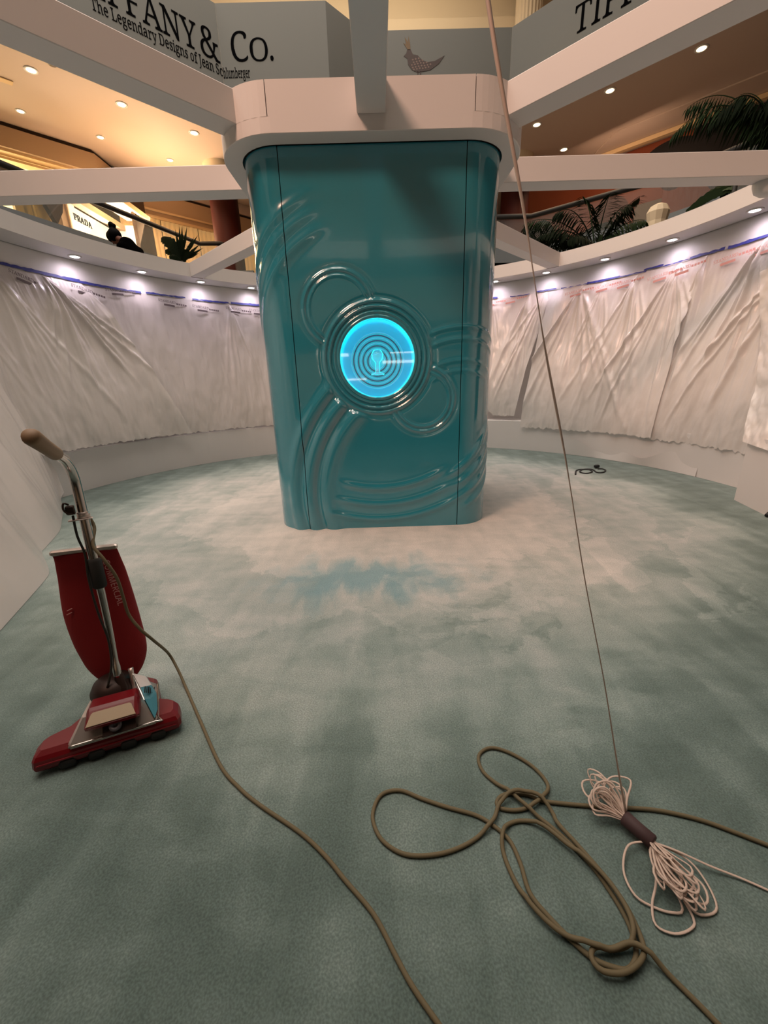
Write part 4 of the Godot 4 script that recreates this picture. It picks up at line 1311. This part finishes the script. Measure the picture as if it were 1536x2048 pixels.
	var path := curve([Vector3(0.030, 0.83, -0.296), Vector3(0.046, 0.775, -0.290), Vector3(0.042, 0.722, -0.235), Vector3(0.069, 0.675, -0.205), Vector3(0.096, 0.594, -0.200), Vector3(0.100, 0.503, -0.205), Vector3(0.103, 0.428, -0.210), Vector3(0.131, 0.361, -0.200), Vector3(0.160, 0.291, -0.220), Vector3(0.178, 0.120, -0.368), Vector3(0.207, 0.050, -0.328), Vector3(0.239, 0.007, -0.229), Vector3(0.291, 0.006, -0.023), Vector3(0.355, 0.006, 0.224), Vector3(0.408, 0.006, 0.340), Vector3(0.463, 0.006, 0.429), Vector3(0.560, 0.006, 0.563), Vector3(0.610, 0.006, 0.653), Vector3(0.642, 0.006, 0.731), Vector3(0.676, 0.006, 0.808), Vector3(0.690, 0.006, 0.855), Vector3(0.702, 0.006, 0.928), Vector3(0.715, 0.006, 0.987), Vector3(0.746, 0.006, 1.077)], 0.012)
	obj("power_cord", tube(path, 0.0058, 10), "olive cord", t)

func plate_from(pts: Array, thick: float) -> ArrayMesh:
	var c := Vector3.ZERO
	for p in pts:
		c += p
	c /= pts.size()
	var n: Vector3 = (pts[1] - pts[0]).cross(pts[2] - pts[0]).normalized()
	if n.y < 0:
		n = -n
	var st := begin()
	var a := PackedVector3Array()
	var b := PackedVector3Array()
	for p in pts:
		a.append(p - n * 0.004)
		b.append(p + n * (thick - 0.004))
	skin_rings(st, [a, b], true, true)
	return done(st)

# ------------------------------------------------------------------ cords on the carpet
func cords() -> void:
	var pts := [Vector3(1.049, 0.006, 3.707), Vector3(0.966, 0.006, 3.659), Vector3(0.894, 0.006, 3.622), Vector3(0.796, 0.006, 3.592), Vector3(0.698, 0.006, 3.580), Vector3(0.597, 0.006, 3.571), Vector3(0.466, 0.006, 3.552), Vector3(0.430, 0.006, 3.533), Vector3(0.383, 0.006, 3.522), Vector3(0.338, 0.006, 3.530), Vector3(0.316, 0.006, 3.552), Vector3(0.327, 0.006, 3.570), Vector3(0.381, 0.006, 3.575), Vector3(0.447, 0.006, 3.553), Vector3(0.495, 0.006, 3.503), Vector3(0.472, 0.006, 3.434), Vector3(0.409, 0.006, 3.376), Vector3(0.348, 0.006, 3.355), Vector3(0.300, 0.006, 3.386), Vector3(0.303, 0.006, 3.450), Vector3(0.364, 0.006, 3.521), Vector3(0.410, 0.006, 3.579), Vector3(0.462, 0.006, 3.636), Vector3(0.516, 0.006, 3.717), Vector3(0.540, 0.006, 3.790), Vector3(0.548, 0.006, 3.853), Vector3(0.535, 0.006, 3.902), Vector3(0.503, 0.006, 3.928), Vector3(0.471, 0.006, 3.925), Vector3(0.436, 0.006, 3.911), Vector3(0.405, 0.006, 3.883), Vector3(0.366, 0.006, 3.835), Vector3(0.336, 0.006, 3.784), Vector3(0.334, 0.006, 3.715), Vector3(0.322, 0.006, 3.658), Vector3(0.286, 0.006, 3.616), Vector3(0.242, 0.006, 3.586), Vector3(0.163, 0.006, 3.560), Vector3(0.089, 0.006, 3.531), Vector3(0.020, 0.006, 3.501), Vector3(-0.041, 0.006, 3.514), Vector3(-0.067, 0.006, 3.575), Vector3(-0.048, 0.006, 3.635), Vector3(-0.003, 0.006, 3.674), Vector3(0.052, 0.006, 3.690), Vector3(0.135, 0.006, 3.685), Vector3(0.218, 0.006, 3.657), Vector3(0.288, 0.006, 3.609), Vector3(0.325, 0.006, 3.558), Vector3(0.381, 0.006, 3.528), Vector3(0.446, 0.006, 3.544), Vector3(0.473, 0.006, 3.587), Vector3(0.475, 0.006, 3.625), Vector3(0.501, 0.006, 3.677), Vector3(0.534, 0.006, 3.748), Vector3(0.556, 0.006, 3.815), Vector3(0.557, 0.006, 3.881), Vector3(0.541, 0.006, 3.914), Vector3(0.489, 0.006, 3.937), Vector3(0.441, 0.006, 3.934), Vector3(0.427, 0.006, 3.913), Vector3(0.443, 0.006, 3.895), Vector3(0.484, 0.006, 3.896), Vector3(0.532, 0.006, 3.887), Vector3(0.552, 0.006, 3.839), Vector3(0.533, 0.006, 3.761), Vector3(0.473, 0.006, 3.676), Vector3(0.423, 0.006, 3.623), Vector3(0.370, 0.006, 3.607), Vector3(0.323, 0.006, 3.624), Vector3(0.298, 0.006, 3.670), Vector3(0.301, 0.006, 3.734), Vector3(0.324, 0.006, 3.804), Vector3(0.368, 0.006, 3.859), Vector3(0.420, 0.006, 3.887), Vector3(0.471, 0.006, 3.900), Vector3(0.527, 0.006, 3.895), Vector3(0.559, 0.006, 3.913), Vector3(0.590, 0.006, 3.949), Vector3(0.621, 0.006, 3.993), Vector3(0.647, 0.006, 4.035)]
	var path := curve(pts, 0.010)
	# where the cord crosses itself the later turn rides over the earlier one
	var cells := {}
	var n := path.size()
	for i in n:
		var key := Vector2i(int(path[i].x / 0.011), int(path[i].z / 0.011))
		var level := 0
		for dx in range(-1, 2):
			for dz in range(-1, 2):
				var k2 := key + Vector2i(dx, dz)
				if cells.has(k2) and i - cells[k2][0] > 6:
					level = maxi(level, cells[k2][1] + 1)
		cells[key] = [i, mini(level, 2)]
		path[i].y = 0.0065 + 0.010 * mini(level, 2)
	for pass_n in 4:
		for i in range(1, n - 1):
			path[i].y = maxf(path[i].y, (path[i - 1].y + path[i + 1].y) / 2 - 0.0004)
	tag(obj("extension_cord", tube(path, 0.0058, 10), "olive cord"), "olive brown cord lying in long loose loops on the carpet at lower right", "cord")
	# small black lead by the right wall
	var b := thing("black_lead", "small curled black lead with a plug on the carpet near the right wall", "cord")
	obj("cable", tube(curve([Vector3(2.639, 0.006, -0.888), Vector3(2.769, 0.006, -1.136), Vector3(2.874, 0.006, -1.191), Vector3(2.964, 0.006, -1.142), Vector3(2.926, 0.006, -1.010), Vector3(2.802, 0.006, -0.929), Vector3(2.769, 0.006, -1.033), Vector3(2.887, 0.006, -1.189), Vector3(3.007, 0.006, -1.171), Vector3(2.975, 0.006, -0.969), Vector3(3.052, 0.006, -0.958), Vector3(3.151, 0.006, -1.079), Vector3(3.164, 0.006, -1.182), Vector3(3.104, 0.006, -1.192)], 0.02), 0.011, 8), "black cord", b)
	obj("plug", box(Vector3(0.075, 0.045, 0.05), Vector3(3.119, 0.006, -1.262) + Vector3(0, 0.025, 0), 0.3, 0.01), "black cord", b)
	var s := thing("black_strap", "small black strap end lying on the carpet at the right frame edge", "strap")
	obj("end", tube(curve([Vector3(3.471, 0.006, 1.042) + Vector3(0, 0.015, 0), Vector3(3.572, 0.006, 0.994) + Vector3(0, 0.03, 0), Vector3(3.571, 0.006, 1.137) + Vector3(0, 0.02, 0)], 0.02), 0.018, 8), "black cord", s)
	# twisted flat twine hanging from the spoke beam to the hank
	var top := Vector3(0.09, 2.965, 3.1)
	var low := Vector3(0.672, 0.045, 3.622)
	var st := begin(true)
	var rings: Array = []
	for i in 161:
		var f := i / 160.0
		var p := top.lerp(low, f) + Vector3(-0.012, 0, 0.01) * sin(PI * f) + Vector3(0.002, 0, 0) * sin(f * 31.0)
		var a := 0.6 + f * 9.5 + 0.8 * sin(f * 11.0)
		var u := Vector3(cos(a), 0.0, sin(a))
		var v := Vector3(-sin(a), 0.0, cos(a))
		var w := lerpf(0.0052, 0.0034, f) * (1.0 + 0.25 * sin(f * 7.0))
		rings.append(PackedVector3Array([p + u * w, p + v * 0.0016, p - u * w, p - v * 0.0016]))
	skin_rings(st, rings, true, true)
	tag(obj("hanging_twine", done(st), "twine"), "long flat twisted twine hanging from overhead down to the hank", "twine")
	hank()

func loop_path(s: Vector3, dir: Vector3, side: Vector3, length: float, width: float, height: float, lean: float) -> PackedVector3Array:
	var up := Vector3.UP
	return curve([s, s + dir * length * 0.35 + side * width * 0.5 + up * height * 0.6, s + dir * length * 0.75 + side * (width * 0.8 + lean) + up * height, s + dir * length + side * lean + up * height * 0.8, s + dir * length * 0.8 - side * (width * 0.7 - lean) + up * height * 0.45, s + dir * length * 0.4 - side * width * 0.45 + up * height * 0.2, s - dir * 0.01], 0.012)

func hank() -> void:
	var t := thing("twine_hank", "pale pink hank of flat twine bound in the middle, on the carpet", "twine")
	var a := Vector3(0.665, 0.035, 3.629)
	var b := Vector3(0.704, 0.030, 3.691)
	var tip_u := Vector3(0.613, 0.050, 3.501)
	var tip_l := Vector3(0.710, 0.020, 3.851)
	var r := RandomNumberGenerator.new()
	r.seed = 31
	obj("binding", tube(PackedVector3Array([a - (b - a) * 0.05, a, a.lerp(b, 0.5), b, b + (b - a) * 0.05]), [0.017, 0.021, 0.020, 0.021, 0.017], 14), "wrap", t)
	var du := (tip_u - a)
	var su := du.cross(Vector3.UP).normalized()
	for k in 15:
		var l := r.randf_range(0.40, 1.06)
		var turn := r.randf_range(-0.55, 0.50)
		var d := du.rotated(Vector3.UP, turn)
		d.y = 0
		obj("loop", tube(loop_path(a + Vector3(0, r.randf_range(-0.008, 0.008), 0), d.normalized(), d.normalized().cross(Vector3.UP), du.length() * l, r.randf_range(0.012, 0.055), r.randf_range(-0.01, 0.07), r.randf_range(-0.02, 0.02)), 0.0030, 7, 0.55), "twine", t)
	var dl := (tip_l - b)
	for k in 17:
		var l := r.randf_range(0.30, 1.0)
		var turn := r.randf_range(-0.30, 0.28)
		var d := dl.rotated(Vector3.UP, turn)
		d.y = 0
		obj("loop", tube(loop_path(b + Vector3(0, r.randf_range(-0.012, 0.006), 0), d.normalized(), d.normalized().cross(Vector3.UP), dl.length() * l, r.randf_range(0.012, 0.05) * (0.6 + l * 0.6), r.randf_range(-0.012, 0.03), r.randf_range(-0.02, 0.02)), 0.0030, 7, 0.55), "twine", t)
	var wide := [[b, Vector3(0.642, 0.020, 3.690), Vector3(0.598, 0.010, 3.743), Vector3(0.596, 0.008, 3.797), Vector3(0.630, 0.006, 3.822), Vector3(0.666, 0.006, 3.833), Vector3(0.694, 0.008, 3.828), Vector3(0.702, 0.012, 3.770), b], [b, Vector3(0.663, 0.020, 3.773), Vector3(0.627, 0.008, 3.816), Vector3(0.611, 0.006, 3.855), Vector3(0.644, 0.006, 3.872), Vector3(0.688, 0.006, 3.864), Vector3(0.707, 0.008, 3.845), Vector3(0.703, 0.020, 3.785), b], [b, Vector3(0.772, 0.020, 3.725), Vector3(0.792, 0.010, 3.771), Vector3(0.780, 0.006, 3.826), Vector3(0.740, 0.006, 3.840), Vector3(0.714, 0.008, 3.825), Vector3(0.713, 0.020, 3.752), b]]
	for w in wide:
		obj("loop", tube(curve(w, 0.012), 0.0030, 7, 0.55), "twine", t)
	obj("loose_end", tube(curve([b, Vector3(0.752, 0.030, 3.713), Vector3(0.826, 0.015, 3.744), Vector3(0.896, 0.006, 3.772), Vector3(0.969, 0.006, 3.817)], 0.015), 0.0032, 7, 0.55), "twine", t)

# ------------------------------------------------------------------ plants
func frond(parent: Node3D, base: Vector3, tip: Vector3, rise: float, leaf: float, n: int, m: String, droop: float, sd: int) -> void:
	var r := RandomNumberGenerator.new()
	r.seed = sd
	var mid := (base + tip) / 2 + Vector3.UP * rise
	var pts := PackedVector3Array()
	var rad: Array = []
	for i in 15:
		var f := i / 14.0
		pts.append(base.lerp(mid, f).lerp(mid.lerp(tip, f), f))
		rad.append(lerpf(0.016, 0.003, f))
	var st := begin()
	add_tube(st, pts, rad, 6)
	for i in n:
		var f := lerpf(0.14, 0.99, float(i) / (n - 1))
		var p := base.lerp(mid, f).lerp(mid.lerp(tip, f), f)
		var along := ((mid - base) * (1 - f) + (tip - mid) * f).normalized()
		var side := along.cross(Vector3.UP).normalized()
		var len := leaf * (sin(PI * (0.12 + 0.83 * f)) * 0.75 + 0.25)
		for s in [-1.0, 1.0]:
			var d: Vector3 = (side * s * 0.75 + along * 0.55 + Vector3.DOWN * droop * r.randf_range(0.6, 1.3)).normalized()
			var w: Vector3 = d.cross(Vector3.UP).normalized() * leaf * 0.045
			var q: Vector3 = p + d * len * 0.5
			var e: Vector3 = p + d * len + Vector3.DOWN * len * 0.25 * droop
			tri(st, p, q + w, q - w)
			tri(st, q - w, q + w, e)
	obj("frond", done(st), m, parent)

func broad_leaf(parent: Node3D, base: Vector3, tip: Vector3, width: float, rise: float, m: String) -> void:
	var mid := (base + tip) / 2 + Vector3.UP * rise
	var side := (tip - base).cross(Vector3(0.3, 0.2, 1)).normalized()
	var f := func(u: float, v: float) -> Vector3:
		var p := base.lerp(mid, u).lerp(mid.lerp(tip, u), u)
		var notch := 0.72 + 0.28 * absf(sin(u * 20.0))
		var w := width * pow(sin(PI * clampf(u * 0.92 + 0.06, 0, 1)), 0.7) * (notch if u > 0.15 else 1.0)
		return p + side * w * (v * 2 - 1) - Vector3.UP * width * 0.5 * absf(v * 2 - 1)
	obj("leaf", grid(f, 24, 6), m, parent)

func potted(called: String, label: String, base: Vector3, ground: float, m: String) -> Node3D:
	var t := thing(called, label, "plant")
	obj("pot", lathe([Vector2(0.0, 0), Vector2(0.20, 0), Vector2(0.27, 0.5), Vector2(0.29, 0.52), Vector2(0.25, 0.5), Vector2(0.0, 0.48)], Vector3(base.x, ground, base.z), Basis.IDENTITY, 24), "pot", t)
	obj("stem", tube(PackedVector3Array([Vector3(base.x, ground + 0.45, base.z), Vector3(base.x + 0.03, (ground + base.y) / 2, base.z), base]), [0.05, 0.045, 0.035], 8), m, t)
	return t

func plants() -> void:
	# the small plant at left, seen against the lit pleats
	var g := 2.2
	var c := Vector3(-4.776, 4.305, -7.000)
	var t := potted("potted_plant", "small dark plant of broad and spiky leaves behind the ring at left", c, g, "stem")
	broad_leaf(t, c, Vector3(-5.197, 4.808, -7.000), 0.16, 0.42, "leaf dark")
	broad_leaf(t, c, Vector3(-5.149, 4.552, -7.000), 0.12, 0.22, "leaf dark")
	broad_leaf(t, c, Vector3(-4.943, 4.338, -6.700), 0.10, 0.10, "leaf dark")
	broad_leaf(t, c, Vector3(-4.922, 4.780, -7.000), 0.12, 0.15, "leaf dark")
	broad_leaf(t, c, Vector3(-4.476, 4.522, -6.800), 0.10, 0.10, "leaf dark")
	for q in [Vector3(-4.715, 5.047, -7.000), Vector3(-4.639, 5.066, -7.000), Vector3(-4.562, 5.076, -7.100), Vector3(-4.393, 4.809, -7.000), Vector3(-4.289, 4.849, -7.000), Vector3(-4.235, 4.629, -6.900), Vector3(-4.213, 4.572, -7.000), Vector3(-4.404, 4.523, -7.200), Vector3(-4.781, 4.955, -6.900), Vector3(-4.456, 4.726, -7.000)]:
		var st := begin()
		var d: Vector3 = q - c
		var w := d.cross(Vector3(0, 0.1, 1)).normalized() * 0.035
		tri(st, c, c + d * 0.6 + w, c + d * 0.6 - w)
		tri(st, c + d * 0.6 - w, c + d * 0.6 + w, q)
		tri(st, c, c + d * 0.6 - w + Vector3(0, 0, 0.012), c + d * 0.6 + w + Vector3(0, 0, 0.012))
		obj("blade", done(st), "leaf dark", t)
	# palms at right
	var p1 := Vector3(4.754, 3.833, -5.452)
	var a := potted("potted_palm", "dark bushy palm behind the ring between the two right beams", p1, g, "stem")
	var tips := [[Vector3(3.394, 4.588, -5.997), 0.55], [Vector3(3.557, 4.208, -5.518), 0.45], [Vector3(3.950, 4.677, -5.799), 0.7], [Vector3(4.587, 5.056, -5.969), 0.4], [Vector3(5.043, 4.985, -5.644), 0.4], [Vector3(5.163, 4.534, -5.017), 0.5], [Vector3(5.308, 4.171, -4.706), 0.35], [Vector3(4.988, 3.945, -4.771), 0.3], [Vector3(4.037, 4.016, -5.225), 0.4], [Vector3(3.567, 4.242, -6.150), 0.5], [Vector3(5.625, 4.879, -5.562), 0.3]]
	var k := 0
	for q in tips:
		frond(a, p1, q[0], q[1], 0.46, 28, "leaf dark" if k % 3 else "leaf green", 0.7, 100 + k)
		k += 1
	for q in [[Vector3(4.822, 3.959, -4.746), 0.12], [Vector3(4.585, 3.984, -4.867), 0.2]]:
		broad_leaf(a, p1, q[0], 0.13, q[1], "leaf green")
	var p2 := Vector3(3.780, 3.821, -5.863)
	var b := potted("potted_palm", "dark drooping palm just right of the hanging twine behind the ring", p2, g, "stem")
	k = 0
	for q in [[Vector3(3.298, 4.447, -5.817), 0.35], [Vector3(3.532, 4.463, -5.739), 0.5], [Vector3(3.798, 4.463, -5.643), 0.5], [Vector3(4.080, 4.199, -5.532), 0.5], [Vector3(4.279, 4.003, -5.449), 0.4], [Vector3(3.294, 4.272, -6.029), 0.3]]:
		frond(b, p2, q[0], q[1], 0.34, 20, "leaf dark", 1.0, 200 + k)
		k += 1
	var p3 := Vector3(6.444, 4.377, -3.175)
	var c3 := potted("potted_palm", "large palm at the upper right edge with fronds hanging over the mural", p3, g, "stem")
	k = 0
	for q in [[Vector3(5.208, 5.200, -4.068), 1.15, "leaf green"], [Vector3(5.525, 5.127, -3.624), 1.2, "leaf dark"], [Vector3(5.446, 5.633, -4.155), 0.9, "leaf green"], [Vector3(5.978, 4.764, -3.295), 1.5, "leaf dark"], [Vector3(5.907, 5.491, -3.599), 0.6, "leaf green"], [Vector3(6.459, 5.198, -3.423), 0.8, "leaf pale"], [Vector3(6.119, 4.586, -3.055), 1.3, "leaf dark"], [Vector3(6.849, 4.832, -3.086), 1.0, "leaf green"]]:
		frond(c3, p3, q[0], q[1], 0.42, 30, q[2], 1.1, 300 + k)
		k += 1
	var p4 := Vector3(5.797, 4.117, -3.182)
	var d4 := potted("potted_palm", "folded striped green leaf bundle tucked under the right side beam", p4, g, "stem")
	k = 0
	for q in [[Vector3(5.414, 3.981, -3.699), 0.15, "leaf green"], [Vector3(5.484, 3.978, -3.652), 0.2, "leaf pale"], [Vector3(5.568, 4.028, -3.594), 0.2, "leaf green"], [Vector3(5.673, 4.070, -3.521), 0.18, "leaf pale"], [Vector3(5.778, 4.081, -3.445), 0.12, "leaf dark"]]:
		broad_leaf(d4, p4, q[0], 0.08, q[1], q[2])
		k += 1
	var m := thing("draped_cloth", "pale cloth draped over a grey stand in the gap under the right beam", "cloth", Vector3(5.791, 4.365, -5.117))
	obj("cloth", lathe([Vector2(0.20, -0.35), Vector2(0.18, -0.1), Vector2(0.21, 0.06), Vector2(0.15, 0.17), Vector2(0.06, 0.21), Vector2(0.0, 0.215)], Vector3.ZERO, Basis.IDENTITY, 11, false), "cream wall", m)
	obj("stand", lathe([Vector2(0.17, -2.14), Vector2(0.17, -0.3), Vector2(0.0, -0.3)], Vector3.ZERO, Basis.IDENTITY, 12), "parapet", m)

# ------------------------------------------------------------------ the person beyond the ring
func blob(bones: Array, cell: float, soft: float) -> ArrayMesh:
	# one skin over tapered capsules [a, b, ra, rb], smooth minimum, surface nets
	var lo := Vector3.ONE * 1e9
	var hi := -lo
	for q in bones:
		var r := maxf(q[2], q[3]) + cell * 2
		for p in [q[0], q[1]]:
			lo = lo.min(p - Vector3.ONE * r)
			hi = hi.max(p + Vector3.ONE * r)
	var n := Vector3i(((hi - lo) / cell).ceil()) + Vector3i.ONE
	var d := PackedFloat32Array()
	d.resize(n.x * n.y * n.z)
	d.fill(1.0)
	for q in bones:
		var a: Vector3 = q[0]
		var b: Vector3 = q[1]
		var r := maxf(q[2], q[3]) + soft + cell * 2
		var i0 := Vector3i(((a.min(b) - Vector3.ONE * r - lo) / cell).floor()).clamp(Vector3i.ZERO, n - Vector3i.ONE)
		var i1 := Vector3i(((a.max(b) + Vector3.ONE * r - lo) / cell).ceil()).clamp(Vector3i.ZERO, n - Vector3i.ONE)
		var ab := b - a
		var l2 := maxf(ab.length_squared(), 1e-8)
		for z in range(i0.z, i1.z + 1):
			for y in range(i0.y, i1.y + 1):
				for x in range(i0.x, i1.x + 1):
					var p := lo + Vector3(x, y, z) * cell
					var h := clampf((p - a).dot(ab) / l2, 0.0, 1.0)
					var v := (p - a - ab * h).length() - lerpf(q[2], q[3], h)
					var k := x + n.x * (y + n.y * z)
					var w := d[k]
					var e := maxf(soft - absf(w - v), 0.0) / soft
					d[k] = minf(w, v) - e * e * soft * 0.25
	var id := {}
	var st := begin(true)
	var count := 0
	var offs := [0, 1, n.x, n.x + 1, n.x * n.y, n.x * n.y + 1, n.x * n.y + n.x, n.x * n.y + n.x + 1]
	for z in n.z - 1:
		for y in n.y - 1:
			for x in n.x - 1:
				var k := x + n.x * (y + n.y * z)
				var neg := 0
				for o in offs:
					if d[k + o] < 0:
						neg += 1
				if neg == 0 or neg == 8:
					continue
				var sum := Vector3.ZERO
				var c := 0
				for i in 8:
					for bit in [1, 2, 4]:
						if i & bit == 0:
							var va := d[k + offs[i]]
							var vb := d[k + offs[i | bit]]
							if (va < 0) != (vb < 0):
								var f := va / (va - vb)
								var pa := Vector3(i & 1, (i >> 1) & 1, (i >> 2) & 1)
								var pb := Vector3((i | bit) & 1, ((i | bit) >> 1) & 1, ((i | bit) >> 2) & 1)
								sum += pa.lerp(pb, f)
								c += 1
				st.add_vertex(lo + (Vector3(x, y, z) + sum / c) * cell)
				id[k] = count
				count += 1
	var sy := n.x
	var sz := n.x * n.y
	for k in id:
		for ax in [[1, sy, sz], [sy, sz, 1], [sz, 1, sy]]:
			var va := d[k]
			var vb := d[k + ax[0]]
			if (va < 0) == (vb < 0):
				continue
			var p: int = k - ax[1]
			var q: int = k - ax[2]
			var r: int = k - ax[1] - ax[2]
			if id.has(p) and id.has(q) and id.has(r):
				var quad4 := [id[k], id[p], id[r], id[q]]
				if va >= 0:
					quad4.reverse()
				for i in [0, 2, 1, 0, 3, 2]:
					st.add_index(quad4[i])
	st.generate_normals()
	return st.commit()

func visitor() -> void:
	var t := thing("person", "person in black with hair in a high bun, bowed forward behind the ring", "person")
	var f := Vector3(-0.88, 0, -0.47)                 # the way the person faces
	var s := Vector3(0.47, 0, -0.88)                  # the person's left... right axis
	var up := Vector3.UP
	var pel := Vector3(-4.00, 3.16, -3.56)
	var chest := pel + up * 0.30 + f * 0.20
	var neck := Vector3(-4.303, 3.728, -3.666)
	var head := Vector3(-4.558, 3.850, -3.802)
	var hd := (head - neck).normalized()
	var face := (f * 0.72 - up * 0.69).normalized()   # looking down at what is in front
	var crown := face.cross(s).normalized()
	if crown.y < 0:
		crown = -crown
	var body: Array = [[pel, chest, 0.13, 0.135], [chest, chest.lerp(neck, 0.6), 0.135, 0.09], [neck - hd * 0.03, head, 0.047, 0.047], [head - face * 0.01, head + crown * 0.04, 0.088, 0.085], [head + face * 0.035 - crown * 0.02, head + face * 0.045 - crown * 0.075, 0.064, 0.034], [head + face * 0.095 - crown * 0.005, head + face * 0.108 - crown * 0.03, 0.009, 0.014]]
	var shirt: Array = [[pel - up * 0.05, chest, 0.150, 0.152], [chest, neck - up * 0.05, 0.165, 0.115], [pel - up * 0.02 - f * 0.04, neck - up * 0.05 - f * 0.06, 0.165, 0.10], [neck - up * 0.035, neck + hd * 0.03, 0.075, 0.056]]
	var pants: Array = []
	for k in [-1.0, 1.0]:
		var sh: Vector3 = chest.lerp(neck, 0.55) + s * k * 0.15
		var el: Vector3 = sh + f * 0.16 - up * 0.24 + s * k * 0.04
		var wr: Vector3 = el + f * 0.23 - up * 0.06
		body.append([sh, el, 0.050, 0.040])
		body.append([el, wr, 0.039, 0.026])
		body.append([wr, wr + f * 0.08 - up * 0.02, 0.028, 0.034])
		for j in 4:
			var kn: Vector3 = wr + f * 0.085 - up * 0.02 + s * (j - 1.5) * 0.020
			var l: float = [0.036, 0.042, 0.040, 0.030][j]
			body.append([kn, kn + f * l - up * 0.012, 0.010, 0.009])
			body.append([kn + f * l - up * 0.012, kn + f * l * 1.5 - up * 0.035, 0.009, 0.008])
		var th: Vector3 = wr + f * 0.03 - s * k * 0.02
		body.append([th, th - s * k * 0.028 + f * 0.03, 0.012, 0.010])
		body.append([th - s * k * 0.028 + f * 0.03, th - s * k * 0.030 + f * 0.055, 0.010, 0.009])
		shirt.append([chest.lerp(neck, 0.6), sh, 0.08, 0.068])
		shirt.append([sh, sh.lerp(el, 0.75), 0.066, 0.062])
		var hip: Vector3 = pel + s * k * 0.09
		var knee: Vector3 = hip - up * 0.41 + f * 0.05
		var ank: Vector3 = Vector3(knee.x, 2.29, knee.z) - f * 0.04
		body.append([hip, knee, 0.082, 0.055])
		body.append([knee, ank, 0.054, 0.038])
		body.append([ank - up * 0.04, ank - up * 0.06 + f * 0.15, 0.040, 0.028])
		pants.append([hip, knee, 0.098, 0.070])
		pants.append([knee, ank + up * 0.04, 0.070, 0.058])
		pants.append([pel, hip, 0.14, 0.11])
		body.append([head + s * k * 0.082 - face * 0.015 - crown * 0.015, head + s * k * 0.090 - face * 0.02 + crown * 0.012, 0.014, 0.017])
	obj("body", blob(body, 0.012, 0.02), "skin", t)
	obj("shirt", blob(shirt, 0.018, 0.05), "black cloth", t)
	obj("trousers", blob(pants, 0.022, 0.04), "black cloth", t)
	var hair: Array = [[head - face * 0.025 + crown * 0.005, head + crown * 0.052 + face * 0.03, 0.108, 0.094], [head - face * 0.06 - crown * 0.02, head - face * 0.05 + crown * 0.04, 0.075, 0.08], [head - face * 0.06 + crown * 0.11, head - face * 0.11 + crown * 0.16, 0.035, 0.042], [head - face * 0.11 + crown * 0.16, head - face * 0.15 + crown * 0.08, 0.040, 0.030]]
	obj("hair", blob(hair, 0.009, 0.02), "hair", t)
	for k in [-1.0, 1.0]:
		obj("eye", lathe([Vector2(0, -0.008), Vector2(0.008, 0), Vector2(0, 0.008)], head + face * 0.084 + s * k * 0.03 + crown * 0.005, Basis.IDENTITY, 10), "hair", t)
